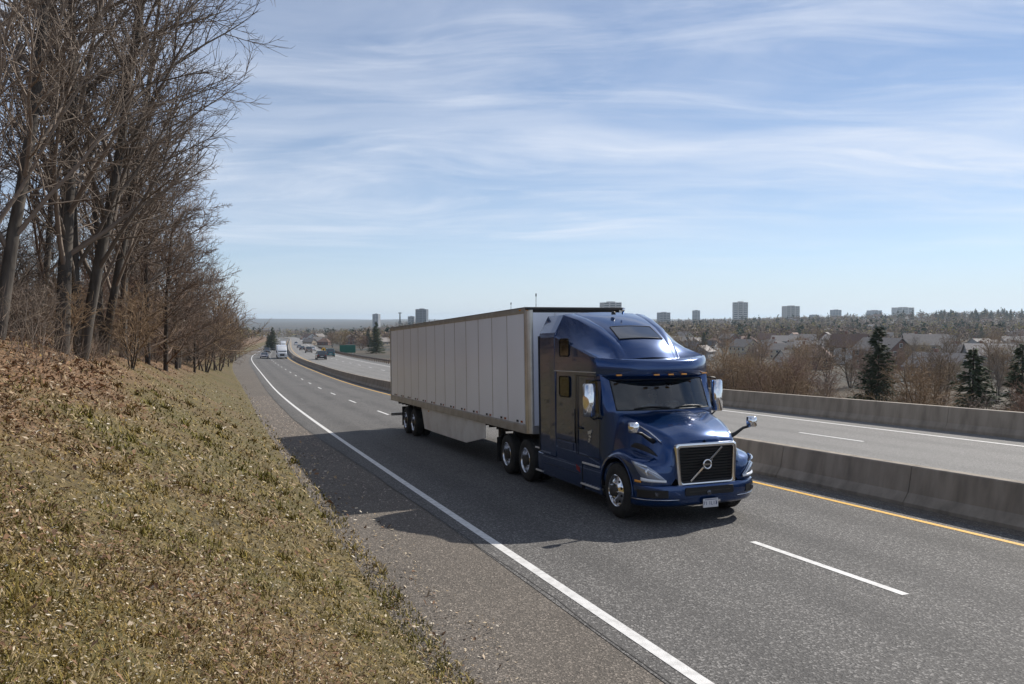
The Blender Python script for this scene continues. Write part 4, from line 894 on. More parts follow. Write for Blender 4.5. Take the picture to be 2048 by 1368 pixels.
z = gz(a, r)+rs.uniform(0, 1, n)**1.5*np.clip(q-5.2, .2, 3.2); az = rs.uniform(0, 6.283, n); el = rs.uniform(.2, 1.5, n); ln = rs.uniform(.3, 1.0, n)
dv_ = np.stack([np.cos(az)*np.cos(el), np.sin(az)*np.cos(el), np.sin(el)], 1)*ln[:, None]; P = np.stack([x, y, z], 1); w_ = rs.uniform(.003, .009, n)[:, None]; s1 = np.stack([-np.sin(az), np.cos(az), 0*az], 1)*w_; s2 = np.cross(dv_, s1)/ln[:, None]
V = np.stack([P-s1, P+s1, P+s2, P+dv_+s2*.3], 1).reshape(-1, 3); i = np.arange(n)[:, None]*4; F = np.concatenate([i+np.array([f]) for f in ((0,1,3),(1,2,3),(2,0,3))], 0)
C = np.array([[.10,.066,.047],[.13,.098,.078],[.08,.052,.04],[.17,.125,.085]])[rs.choice(4, n)]*rs.uniform(.5, 1.3, (n, 1))
tag(npmesh('wood_undergrowth', V, F, 'blades', cols=np.repeat(C, 4, 0)), 'tangle of bare twigs and brambles on the floor of the wood', 'undergrowth', kind='stuff')
# brush and trees beyond the outer barrier
def right_spot(a, t): return a, float(B2(a))+1.2+t
for px, D, k, s_, lb in [(1758,50,'spruce_a',.92,'tall dark spruce beyond the outer barrier, the largest of the evergreens'),(1948,48,'spruce_b',1.08,'dark spruce beyond the outer barrier, right of the largest one'),(2046,45,'spruce_a',.98,'dark spruce cut by the right edge of the photo'),(1796,54,'spruce_b',.62,'young green spruce close against the largest spruce')]:
    a, r = ap(px, 0, D); plant(k, a, r, s_, None, lb, 'tree')
for px, D, s_, lb in [(1566,62,.95,'yellow-green budding shrub in front of the brown-roofed house'),(1870,55,1.1,'rust-yellow budding tree between the two tall spruces'),(1700,80,.9,'small yellowing shrub left of the largest spruce'),(1480,70,.9,'olive budding shrub just right of the truck roof')]:
    a, r = ap(px, 0, D); plant('bush_y', a, r, s_, None, lb, 'shrub')
n = 0
for i in range(900):
    a = rnd.uniform(-16, 70); t = 1.0+rnd.random()**1.2*48; a, r = right_spot(a, t); x, y = XY(a, r)
    if y < 14 or abs(x/y) > .75: continue
    px = 1024+1593*x/y
    if px < 1290 and a < 60: continue
    if any(abs(px-c_) < 45 for c_ in (1758, 1948, 2046)) and y < 53: continue
    k = rnd.choice(['bush_a','bush_b','bush_a','bush_c','bush_b','bush_c']); plant(k, a, r, (rnd.uniform(.45, .65) if t < 10 else rnd.uniform(.58, .88)), None, {'bush_a': 'reddish bare shrub ', 'bush_b': 'grey bare shrub ', 'bush_c': 'tall tan bare shrub '}[k]+('against the outer barrier ' if t < 10 else 'on the slope behind the outer barrier ' if t < 28 else 'low in the valley beyond the barrier ')+spot(px), 'shrub', 'thicket behind the outer barrier')
    n += 1
    if n >= 185: break

# the finest sticks of the thicket, too many to count
rs = np.random.RandomState(9); n = 120000; a = rs.uniform(-16, 130, n); t = 1.0+60*rs.uniform(0, 1, n)**1.3; r = B2(a)+1.0+t; x, y = XY(a, r); ok = (y > 12) & (np.abs(x/y) < .75); a, r, t, x, y = [v[ok] for v in (a, r, t, x, y)]; n = len(a)
z = ground_z(a, r)+rs.uniform(0, 1.0, n)*(.5+np.minimum(t, 25)*.085); az = rs.uniform(0, 6.283, n); el = rs.uniform(.25, 1.5, n); ln = rs.uniform(.35, 1.1, n)
dv_ = np.stack([np.cos(az)*np.cos(el), np.sin(az)*np.cos(el), np.sin(el)], 1)*ln[:, None]; P = np.stack([x, y, z], 1); w_ = rs.uniform(.004, .011, n)[:, None]; s1 = np.stack([-np.sin(az), np.cos(az), 0*az], 1)*w_; s2 = np.cross(dv_, s1)/ln[:, None]
V = np.stack([P-s1, P+s1, P+s2, P+dv_+s2*.3], 1).reshape(-1, 3); i = np.arange(n)[:, None]*4; F = np.concatenate([i+np.array([f]) for f in ((0,1,3),(1,2,3),(2,0,3))], 0)
C = np.array([[.17,.11,.078],[.21,.16,.125],[.13,.085,.062],[.27,.205,.14],[.19,.145,.055]])[rs.choice(5, n)]*rs.uniform(.6, 1.3, (n, 1))
tag(npmesh('undergrowth', V, F, 'blades', cols=np.repeat(C, 4, 0)), 'tangle of bare brown stems filling the slope behind the outer barrier', 'undergrowth', kind='stuff')

# ---------------------------------------------------------------- grass, leaf litter and loose stones
rs = np.random.RandomState(4)
def scatter(n, D0, D1, az0, az1, qmin, qmax):
    u = rs.uniform(0, 1, n); D = 1/(1/D0+u*(1/D1-1/D0)); az = np.radians(rs.uniform(az0, az1, n)); x, y = D*np.sin(az), D*np.cos(az)
    a, r = AR(x, y); q = GR(a)-r; wob_ = .16*np.sin(a*1.7+np.sin(a*.6)*2)+.10*np.sin(a*5.1)+.05*np.sin(a*13)
    ok = (q > qmin+wob_) & (q < qmax) & (a > -25); return a[ok], r[ok], q[ok], D[ok], x[ok], y[ok]
def patchy(x, y, s_, o): return .5+.25*(np.sin(x*s_+o+1.7*np.sin(y*s_*.7+o))+np.sin(y*s_*1.3-o+1.3*np.sin(x*s_*.9)))
def sc_noise(x, y): return np.clip(.45*patchy(x, y, .9, 1.)+.35*patchy(x, y, 2.3, 4.)+.2*patchy(x, y, 6., 2.), 0, 1)
a, r, q, D, x, y = scatter(290000, 2.0, 120, -46, 22, -.2, 16); ta, tr, tq, tD, tx, ty = scatter(1500, 2.5, 60, -46, 22, -.15, 12)
nb = 22; jx, jy = rs.normal(0, .05, (len(ta), nb)), rs.normal(0, .05, (len(ta), nb)); tx = (tx[:, None]+jx).ravel(); ty = (ty[:, None]+jy).ravel(); ta, tr = AR(tx, ty); ntuft = len(ta)   # taller tufts standing out of the turf
a, r, x, y = [np.concatenate(u_) for u_ in ((a, ta), (r, tr), (x, tx), (y, ty))]; q = GR(a)-r; D = np.hypot(x, y); n = len(a); tuft = np.arange(n) >= n-ntuft; z = gz(a, r)
g = np.clip((sc_noise(x, y)-.30)*2.4+rs.normal(0, .22, n)-.05*np.maximum(q-4, 0), 0, 1)           # how green
hgt = (.024+.03*rs.uniform(0, 1, n)+.01*g)*np.clip(D/10, .85, 1.7); wd = (.003+.0022*rs.uniform(0, 1, n))*np.clip(D/5, .8, 5.5)
lay = (rs.uniform(0, 1, n) < .16) & ~tuft; hgt = np.where(tuft, hgt*rs.uniform(1.4, 2.6, n), hgt); g = np.where(tuft, np.clip(g+.25, 0, 1), g); hgt = np.where(lay, hgt*2.2, hgt); wd = np.where(lay, wd*.8, wd); g = np.where(lay, 0, g); az = rs.uniform(0, 6.283, n); tilt = np.where(lay, rs.uniform(1.25, 1.62, n), np.where(rs.uniform(0, 1, n) < .35+.4*g, rs.uniform(.4, 1.1, n), rs.uniform(1.0, 1.55, n)))
dx, dy = np.cos(az), np.sin(az); P = np.stack([x, y, z-.005], 1); sd = np.stack([-dy, dx, 0*dx], 1)*wd[:, None]
mid = P+np.stack([dx*np.sin(tilt*.6), dy*np.sin(tilt*.6), np.cos(tilt*.6)], 1)*hgt[:, None]*.55
tip = mid+np.stack([dx*np.sin(tilt), dy*np.sin(tilt), np.cos(tilt)], 1)*hgt[:, None]*.55
V = np.stack([P-sd, P+sd, mid+sd*.8, mid-sd*.8, tip+sd*.15, tip-sd*.15], 1).reshape(-1, 3); i = np.arange(n)[:, None]*6
F = np.concatenate([i+np.array([[0,1,2,3]]), i+np.array([[3,2,4,5]])], 0)
straw = np.array([.35, .235, .058]); green = np.array([.172, .145, .020]); brown = np.array([.14, .088, .036])
mixb = rs.uniform(0, 1, n)[:, None]; lg_ = rs.uniform(0, 1, n) < .3; base = np.where(mixb < .45, straw, brown+(straw-brown)*rs.uniform(0, .7, (n, 1))); C = base*(1-g[:, None])+green*g[:, None]; lit_ = litter(a, r)[:, None]*(rs.uniform(0, 1, (n, 1)) < .8); C = C*(1-lit_)+np.array([.165,.092,.043])*lit_; C = np.where(lay[:, None], np.array([.42,.32,.165])*rs.uniform(.45, 1.25, (n, 1)), C*rs.uniform(.5, 1.35, (n, 1)))
o = npmesh('grass', V, F, 'blades', cols=np.repeat(C, 6, 0)); tag(o, 'short dry olive and straw coloured grass on the roadside bank', 'grass', kind='stuff')
a, r, q, D, x, y = scatter(170000, 2.0, 90, -46, 20, -.5, 26); n = len(a)
keep = rs.uniform(0, 1, n) < np.clip(.06+1.05*litter(a, r), .06, 1); a, r, q, D, x, y = [v[keep] for v in (a, r, q, D, x, y)]; n = len(a); z = np.where(q > 0, gz(a, r), zp(a)-.03)+.02+.045*rs.uniform(0, 1, n)*np.clip(D/9, .8, 1.8)
s_ = (.016+.024*rs.uniform(0, 1, n)**2)*np.clip(D/8, .8, 2.6); az = rs.uniform(0, 6.283, n); A1 = np.stack([np.cos(az), np.sin(az), rs.normal(0, .45, n)], 1); B1 = np.stack([-np.sin(az), np.cos(az), rs.normal(0, .5, n)], 1)
P = np.stack([x, y, z], 1); up = np.array([0, 0, 1.])*(s_*rs.uniform(-.1, .45, n))[:, None]; sS = s_[:, None]; wr = rs.uniform(.22, .5, (n, 1))
V = np.stack([P-A1*sS, P+A1*sS, P+B1*sS*wr+up, P-B1*sS*wr+up*.7], 1).reshape(-1, 3); i = np.arange(n)[:, None]*4; F = np.concatenate([i+np.array([[0,3,1]]), i+np.array([[0,1,2]])], 0)
pal = np.array([[.20,.105,.052],[.26,.15,.08],[.38,.275,.17],[.125,.07,.04],[.48,.38,.27],[.22,.12,.06]]); C = pal[rs.choice(6, n, p=[.27,.25,.14,.16,.05,.13])]*rs.uniform(.75, 1.2, (n, 1))
o = npmesh('leaf_litter', V, F, 'blades', cols=np.repeat(C, 4, 0)); tag(o, 'fallen brown leaves scattered over the grass bank', 'leaves', kind='stuff')
a, r, q, D, x, y = scatter(60000, 2.0, 80, -46, 20, -.6, 14); n = len(a); z = np.where(q > 0, gz(a, r), zp(a)-.01)+.01+.045*rs.uniform(0, 1, n)*np.clip(D/9, .8, 1.7)      # pale curled scraps
s_ = (.007+.016*rs.uniform(0, 1, n)**2)*np.clip(D/7, .8, 3.0); A1 = rs.normal(0, 1, (n, 3)); A1[:, 2] *= .5; A1 /= np.linalg.norm(A1, axis=1)[:, None]; B1 = np.cross(A1, rs.normal(0, .35, (n, 3))+np.array([0, 0, 1.])); B1 /= np.linalg.norm(B1, axis=1)[:, None]
P = np.stack([x, y, z], 1); sS = s_[:, None]; wr = rs.uniform(.25, .6, (n, 1)); V = np.stack([P-A1*sS, P+A1*sS, P+B1*sS*wr, P-B1*sS*wr], 1).reshape(-1, 3); i = np.arange(n)[:, None]*4; F = np.concatenate([i+np.array([[0,3,1]]), i+np.array([[0,1,2]])], 0)
C = np.array([[.58,.48,.34],[.50,.40,.26],[.40,.29,.17],[.62,.55,.44]])[rs.choice(4, n)]*rs.uniform(.7, 1.15, (n, 1))
tag(npmesh('dry_scraps', V, F, 'blades', cols=np.repeat(C, 4, 0)), 'pale scraps of dead leaf and straw flecking the grass', 'leaves', kind='stuff')
u = rs.uniform(0, 1, 26000); D = 1/(1/5+u*(1/60-1/5)); a = rs.uniform(-14, 45, 26000); r = GR(a)-.3+(PV(a)-GR(a)+.25)*rs.uniform(0, 1, 26000); x, y = XY(a, r); D = np.hypot(x, y); keep = rs.uniform(0, 1, len(a)) < np.clip(14/D, .1, 1); a, r, x, y, D = [v[keep] for v in (a, r, x, y, D)]; n = len(a)
s_ = (.005+.014*rs.uniform(0, 1, n)**4)*np.clip(D/10, .9, 2.5); oct_ = np.array([[1,0,0],[0,1,0],[-1,0,0],[0,-1,0],[0,0,.7],[0,0,-.5]]); V = (np.stack([x, y, zp(a)-.010], 1)[:, None]+oct_[None]*s_[:, None, None]*rs.uniform(.6, 1.4, (n, 6, 1))).reshape(-1, 3)
i = np.arange(n)[:, None]*6; F = np.concatenate([i+np.array([f]) for f in ((0,1,4),(1,2,4),(2,3,4),(3,0,4))], 0); C = np.array([.24,.20,.17])*rs.uniform(.35, 1.7, (n, 1))
o = npmesh('loose_gravel', V, F, 'blades', cols=np.repeat(C, 6, 0)); tag(o, 'loose brown gravel on the shoulder between grass and road', 'gravel', kind='stuff')
# ---------------------------------------------------------------- the town in the valley
for nm, c in dict(wall_cream=(.55,.48,.36), wall_brick=(.22,.12,.09), wall_grey=(.36,.36,.36), wall_white=(.66,.65,.62), wall_tan=(.40,.33,.25)).items(): mat(nm, c, .85, c2=tuple(k*.85 for k in c), nscale=.8)
for nm, c in dict(roof_grey=(.23,.205,.19), roof_brown=(.20,.125,.095), roof_dark=(.12,.11,.11), roof_pale=(.31,.28,.26)).items(): mat(nm, c, .85, c2=tuple(k*.75 for k in c), nscale=2.5, ndet=6, obj_var=.15)
mat('pane', (.05, .065, .08), .08, spec=.8, coat=.5); mat('trim_white', (.7, .7, .68), .6); mat('door_paint', (.16, .07, .05), .5)
mat('tower_pale', (.46, .45, .43), .85); mat('tower_grey', (.27, .28, .30), .85); mat('tower_dark', (.12, .14, .17), .7)
def house_proto(W, Ln, H, pitch, wm, rm, floors=1, hip=False, dormer=False):
    root = empty('house'); e = .45; rh = pitch*W/2
    w = MB(); w.loft([[(-W/2, y, -1.5), (-W/2, y, H), (0, y, H+(0 if hip else rh)), (W/2, y, H), (W/2, y, -1.5)] for y in (-Ln/2, Ln/2)], True, True, True); w.build('wall', wm, root)
    r_ = MB()
    if hip:
        k = min(Ln/2-.5, W/2*.8); t = .14
        b = [(-W/2-e,-Ln/2-e),(W/2+e,-Ln/2-e),(W/2+e,Ln/2+e),(-W/2-e,Ln/2+e)]; z0 = H-.1
        r_.add([(x, y, z0) for x, y in b]+[(x, y, z0+t) for x, y in b]+[(0,-Ln/2+k,H+rh+t),(0,Ln/2-k,H+rh+t)], [(3,2,1,0),(0,1,5,4),(1,2,6,5),(2,3,7,6),(3,0,4,7),(4,5,8),(5,6,9,8),(6,7,9),(7,4,8,9)])
    else:
        for s_ in (-1, 1): r_.add([(0,-Ln/2-e,H+rh+.02),(0,Ln/2+e,H+rh+.02),(s_*(W/2+e),Ln/2+e,H-e*pitch+.02),(s_*(W/2+e),-Ln/2-e,H-e*pitch+.02),(0,-Ln/2-e,H+rh+.2),(0,Ln/2+e,H+rh+.2),(s_*(W/2+e),Ln/2+e,H-e*pitch+.2),(s_*(W/2+e),-Ln/2-e,H-e*pitch+.2)], [(0,1,2,3),(7,6,5,4),(0,4,5,1),(1,5,6,2),(2,6,7,3),(3,7,4,0)])
    rf_ = r_.build('roof', rm, root)
    MB().box(W*.18, W*.18+.7, Ln*.15, Ln*.15+.7, H+rh*.3, H+rh+.9).build('chimney', 'wall_brick', rf_)
    if dormer:
        d_ = MB(); d_.loft([[(W*.12, y, H+rh*.35),(W*.5, y, H+rh*.2-.6),(W*.5, y, H+rh*.62),(W*.12, y, H+rh*.8)] for y in (-1.6, 1.6)], True, True, True); d_.build('dormer', 'trim_white', rf_)
    def win(x, y, z, w_, h_, ax):
        f = MB(); d2 = .06
        if ax == 'x': f.box(x-d2 if x < 0 else x, x if x < 0 else x+d2, y-w_/2-.1, y+w_/2+.1, z-.1, z+h_+.1)
        else: f.box(x-w_/2-.1, x+w_/2+.1, y-d2 if y < 0 else y, y if y < 0 else y+d2, z-.1, z+h_+.1)
        fo = f.build('window', 'trim_white', root); p = MB(); d3 = .09
        if ax == 'x': p.box(x-d3 if x < 0 else x, x if x < 0 else x+d3, y-w_/2, y+w_/2, z, z+h_)
        else: p.box(x-w_/2, x+w_/2, y-d3 if y < 0 else y, y if y < 0 else y+d3, z, z+h_)
        p.build('pane', 'pane', fo)
    for f_ in range(floors):
        z = .9+f_*2.7
        for s_ in (-1, 1):
            for k in range(int(Ln//3)): win(s_*W/2, -Ln/2+1.5+k*(Ln-3)/max(1, int(Ln//3)-1), z, 1.1, 1.2, 'x')
            for k in (-1, 1): win(k*W*.25, s_*Ln/2, z, 1.2, 1.2, 'y')
    if not hip: win(0, -Ln/2, H+rh*.25, .9, .9, 'y')
    MB().box(-.5, .5, -Ln/2-.08, -Ln/2, -.2, 1.95).build('door', 'door_paint', root)
    return root
HP = [house_proto(8.5,11,3.2,.75,'wall_brick','roof_brown',1,True), house_proto(9,12,5.4,.7,'wall_cream','roof_grey',2), house_proto(8,10,3.0,.8,'wall_white','roof_dark',1), house_proto(10,14,5.2,.62,'wall_grey','roof_pale',2,False,True),
      house_proto(8,11,3.2,.7,'wall_tan','roof_grey',1), house_proto(9,10,5.2,.8,'wall_white','roof_brown',2), house_proto(9,12,3.1,.6,'wall_cream','roof_dark',1,True), house_proto(8.5,12,5.2,.7,'wall_brick','roof_grey',2)]
hused = set(); hpos = []
def town_z(x, y): a, r = AR(x, y); return float(ground_z(a, r))
def put_house(k, px, D, rot, label, group=None, s_=1.0):
    x = (px-1024)/1593*D
    if k in hused: o = copy_tree(HP[k])
    else: o = HP[k]; hused.add(k)
    for q in ('label', 'category', 'group'):
        if q in o: del o[q]
    o.location = (x, D, town_z(x, D)); o.rotation_euler = (0, 0, rot); o.scale = (s_,)*3; tag(o, label, 'house', group); hpos.append((x, D)); return o
put_house(0, 1622, 215, 1.1, 'brick house with a brown hipped roof left of the largest spruce')
put_house(2, 1588, 215, 1.9, 'low house with a grey gable just left of the brown-roofed house', None, .8)
put_house(3, 1985, 200, 1.25, 'large grey house with a pale roof and dormer at the right of the photo', None, .85)
put_house(4, 1880, 170, .5, 'grey-roofed house between the two tall spruces')
put_house(1, 1850, 250, 1.3, 'cream two-storey house with a light roof above the second spruce')
put_house(6, 1545, 300, .3, 'small yellowish cream house with a dark hipped roof beyond the thicket')
put_house(5, 1700, 240, .8, 'white house with a brown roof behind the largest spruce')
put_house(7, 1765, 215, .4, 'brick house hidden in part behind the largest spruce')
put_house(2, 2045, 240, 1.5, 'white cottage with a dark roof at the right edge of the photo')
put_house(4, 1930, 230, 1.0, 'tan house behind the pale dormer house')
for i in range(190):
    px = rnd.uniform(1300, 2090) if i < 160 else rnd.uniform(605, 800); D = 1/(1/255+rnd.random()*(1/1500-1/255)) if i < 160 else rnd.uniform(430, 950); x = (px-1024)/1593*D
    if any((x-u)**2+(D-v)**2 < 12**2 for u, v in hpos): continue
    k = rnd.randrange(8); ds = ['low brick house with a brown hipped roof','cream two-storey house with a grey roof','white cottage with a dark roof','grey two-storey house with a pale roof','tan bungalow with a grey roof','white two-storey house with a brown roof','cream bungalow with a dark hipped roof','brick two-storey house with a grey roof'][k]
    put_house(k, px, D, rnd.choice([.4, 1.1, 1.3, 1.9, 2.6])+rnd.uniform(-.15, .15), ds+((' in near town' if D < 420 else ' in mid town' if D < 700 else ' in far town')+' '+spot(px) if i < 160 else ' in the distance left of the trailer'), 'houses of the far town', rnd.uniform(.58, .78))
# apartment towers on the skyline
def tower(px, ytop, wpx, D, m, label, depth=18., crown=True):
    x = (px-1024)/1593*D; w = wpx/1593*D; z0 = town_z(x, D)-1; top = CAMZ+(640-ytop)/1593*D; H = top-z0; root = empty('apartment_tower', (x, D, z0), (0, 0, rnd.uniform(-.25, .25)), label, 'building')
    MB().box(-w/2, w/2, -depth/2, depth/2, 0, H*.96).build('wall', m, root)
    if crown: MB().box(-w*.18, w*.2, -depth*.25, depth*.25, H*.96, H).build('plant_room', m, root)
    nf = max(4, int(H*.96/3.1)); nb = 3 if w > 16 else 2
    for b in range(nb):
        xa = -w/2+w*(b+.12)/nb; xb = -w/2+w*(b+.88)/nb
        for k in range(nf):
            if H*.96*(k+.3)/nf < 2: continue
            z = H*.96*(k+.28)/nf; MB().box(xa, xb, -depth/2-.12, -depth/2, z, z+1.5).build('window_band', 'pane', root)
    for k in range(1, nf): MB().box(-w*.16, w*.16, -depth/2-1.3, -depth/2-.13, H*.96*k/nf, H*.96*k/nf+.9).build('balcony', m, root)
    return root
for t_ in [(844,617,22,1500,'tower_dark','dark apartment tower on the skyline above the trailer rear'),(823,632,13,1650,'tower_grey','low grey block beside the dark tower above the trailer rear'),(753,627,12,1900,'tower_grey','slim grey tower standing alone left of the trailer'),
           (1480,603,28,1400,'tower_pale','tallest pale apartment tower, right of the truck roof'),(1581,611,28,1400,'tower_pale','pale square apartment tower, second from the truck among the tall ones'),(1221,603,38,1250,'tower_pale','broad pale block peeking over the trailer roof'),
           (1327,624,22,1500,'tower_grey','short grey block just right of the truck roof'),(1392,620,15,1850,'tower_grey','small slim tower between the truck and the tallest tower'),(1671,619,17,1800,'tower_grey','narrow grey tower in the middle of the right skyline'),
           (1805,614,38,1700,'tower_pale','long low pale block at the right of the skyline'),(1748,620,24,1950,'tower_grey','long grey block left of the long pale one'),(1628,629,14,2200,'tower_grey','tiny far block between two skyline towers')]: tower(*t_)
def mast(px, ytop, D, label, r0=.45):
    x = (px-1024)/1593*D; z0 = town_z(x, D); top = CAMZ+(640-ytop)/1593*D; root = empty('radio_mast', (x, D, z0), label=label, cat='mast')
    MB().tube([(0,0,0),(0,0,(top-z0)*.93)], [r0, r0*.5], 6).build('pole', 'dark_steel', root); MB().tube([(0,0,(top-z0)*.93),(0,0,top-z0)], [r0*1.4, r0*1.4], 6).build('antenna', 'dark_steel', root)
mast(1072, 587, 700, 'tall thin mast rising behind the trailer roof'); mast(1022, 605, 800, 'shorter thin mast left of the tall one behind the trailer', .4); mast(800, 625, 1500, 'slender water tower mast left of the dark tower', 2.2)
# trees between the houses
for i in range(125):
    px = rnd.uniform(1290, 2080) if i < 80 else rnd.uniform(560, 800); D = 1/(1/115+rnd.random()*(1/520-1/115)) if i < 80 else rnd.uniform(240, 700); x = (px-1024)/1593*D; a, r = AR(x, D)
    if any((x-u)**2+(D-v)**2 < 8**2 for u, v in hpos) or r < B2(a)+8: continue
    k = rnd.choice(['slim2','bush_c','bush_y','bush_c','slim2','spruce_a','spruce_b','bush_a'] if D > 230 else ['slim2','bush_c','bush_y','bush_c','slim2','bush_a']); s_ = {'slim2': .7, 'bush_c': 1.5, 'bush_y': 1.4, 'spruce_a': 1.05, 'spruce_b': 1.1, 'bush_a': 1.5}[k]*rnd.uniform(.7, 1.15)
    ds = {'slim2': 'bare brown tree', 'bush_c': 'bare tan tree', 'bush_y': 'budding yellow-green tree', 'spruce_a': 'dark conical spruce', 'spruce_b': 'dark narrow spruce', 'bush_a': 'bare reddish tree'}[k]
    plant(k, a, r, s_, None, ds+' among the '+('nearest' if D < 180 else 'middle' if D < 300 else 'farther')+' houses '+(spot(px) if i < 80 else 'left of the trailer'), 'tree', 'trees among the houses')
for px, D, s_, lb in ((545,300,1.0,'tallest'),(540,310,.7,'middle'),(536,305,.75,'leftmost')): a, r = ap(px, 0, D); plant('spruce_a', a, r, s_, None, lb+' of three dark conifers beside the far road on the left', 'tree', 'conifers beside the far road')
for i in range(60):
    px = rnd.uniform(1870, 2090); D = rnd.uniform(880, 1020); a, r = ap(px, 0, D); plant('spruce_a', a, r, rnd.uniform(.8, 1.25), None, 'dark conifer on the wooded rise at the right of the skyline', 'tree', 'conifers on the wooded rise')
rs = np.random.RandomState(12); n = 15000
px = rs.uniform(420, 2300, n); D = 1/(1/430+rs.uniform(0, 1, n)*(1/5200-1/430)); x = (px-1024)/1593*D; a, r = AR(x, D)
ok = ((px > 790) | (D < 1500)) & ((r > B2(a)+25) | (r < GR(a)-14) | (a > 950)) & ((px > 1230) | (D > 380)); x, D, a, r = [v[ok] for v in (x, D, a, r)]; n = len(x); hp = np.array(hpos)
near = np.array([np.min((hp[:, 0]-u)**2+(hp[:, 1]-v)**2) < 11**2 for u, v in zip(x, D)]); x, D, a, r = [v[~near] for v in (x, D, a, r)]; n = len(x); z = ground_z(a, r)
kind = rs.choice(5, n, p=[.30,.2,.22,.19,.09]); con = kind == 4; h = np.where(con, rs.uniform(7, 12, n), rs.uniform(5, 9, n)); w_ = np.where(con, h*.2, h*.42)
K = 30; u = rs.normal(0, 1, (n, K, 3)); u /= np.linalg.norm(u, axis=2)[..., None]; rad = rs.uniform(.35, 1, (n, K, 1))**.6; c0 = u*rad; zz = .5+.5*c0[..., 2]
shr = np.where(con[:, None], 1.15*(1-zz)+.05, 1.0); P = np.stack([x[:, None]+c0[..., 0]*w_[:, None]*shr, D[:, None]+c0[..., 1]*w_[:, None]*shr, z[:, None]+h[:, None]*(.12+.88*zz)], -1)
s_ = (h*.135)[:, None, None]*rs.uniform(.5, 1.2, (n, K, 1)); e1 = rs.normal(0, 1, (n, K, 3)); e1 /= np.linalg.norm(e1, axis=2)[..., None]; e2 = rs.normal(0, 1, (n, K, 3)); e2 /= np.linalg.norm(e2, axis=2)[..., None]
V = np.stack([P, P+e1*s_*1.6, P+e2*s_], 2).reshape(-1, 3); C = np.array([[.22,.155,.11],[.18,.12,.085],[.26,.19,.125],[.27,.215,.06],[.035,.05,.025]])[kind]*rs.uniform(.7, 1.3, (n, 1))
tag(npmesh('town_trees', V, np.arange(len(V)).reshape(-1, 3), 'far_canopy', cols=np.repeat(C, K*3, 0)), 'mass of bare and evergreen trees across the distant town', 'trees', kind='stuff')
# guard rail, signs and delineators
gr = empty('guard_rail', P3(78, B2(78), ozp(78)), label='brown steel guard rail along the far edge of the road, left of the trailer', cat='guard rail'); o3 = np.array(gr.location)
mat('rust_steel', (.16, .11, .085), .7, .3, c2=(.09, .06, .045), nscale=3)
for k in range(40):
    a0 = 78+k*6; st = np.linspace(a0, a0+6.0, 3); MB().loft([[tuple(np.array(P3(s_, B2(s_)+.2+u, ozp(s_)+w))-o3) for u, w in ((0,.45),(-.06,.5),(0,.56),(-.06,.62),(0,.68),(.02,.68),(.02,.45))] for s_ in st], True, True, True).build('rail', 'rust_steel', gr)
    for da in (0, 2, 4): b = P3(a0+da, B2(a0+da)+.32, ozp(a0+da)); b = np.array(b)-o3; MB().box(b[0]-.07, b[0]+.07, b[1]-.07, b[1]+.07, b[2]-.3, b[2]+.72).build('post', 'rust_steel', gr)
mat('sign_green', (.012, .12, .085), .45); mat('sign_yellow', (.75, .42, .03), .45); mat('galvanised', (.45, .46, .47), .4, .6)
def sign_at(name, px, ybase, D, label):
    x = (px-1024)/1593*D; zz = CAMZ-(ybase-640)/1593*D; return empty(name, (x, D, zz), (0, 0, R(15)), label, 'sign')
sg = sign_at('highway_sign', 695, 713, 215, 'large dark green highway sign on posts beside the far road')
MB().box(-2.1, 2.1, -.04, .04, 1.0, 3.1).build('panel', 'sign_green', sg, bevel=.02); 
for zz in (1.45, 2.05, 2.65): MB().box(-2.0, 2.0, .05, .12, zz, zz+.08).build('stiffener', 'galvanised', sg)
for xx in (-1.4, 1.4): MB().box(xx-.09, xx+.09, .12, .3, -1.5, 3.0).build('post', 'galvanised', sg)
sg = sign_at('warning_sign', 647, 712, 225, 'small orange-yellow diamond warning sign by the far road'); MB().prism([(0,1.0),(.75,1.75),(0,2.5),(-.75,1.75)], 'y', -.03, .03).build('panel', 'sign_yellow', sg); MB().prism([(-.12,1.45),(.12,1.45),(.2,1.9),(0,2.1),(-.2,1.9)], 'y', -.036, -.031).build('symbol', 'black_plastic', sg); MB().box(-.05,.05,.03,.12,-1.5,2.4).build('post', 'galvanised', sg)
for i, (a0, lb) in enumerate(((150,'nearest'),(190,'middle'),(232,'farthest'))):
    dl = empty('delineator', P3(a0, float(GR(a0))-.6, float(gz(a0, float(GR(a0))-.6))), (0, 0, HEAD), lb+' of the white delineator posts on the left verge at the bend', 'post', 'delineators at the bend'); MB().box(-.06,.06,-.03,.03,0,1.15).build('post', 'trim_white', dl, bevel=.01); MB().box(-.05,.05,-.038,-.031,.85,1.05).build('reflector', 'amber_lens', dl)

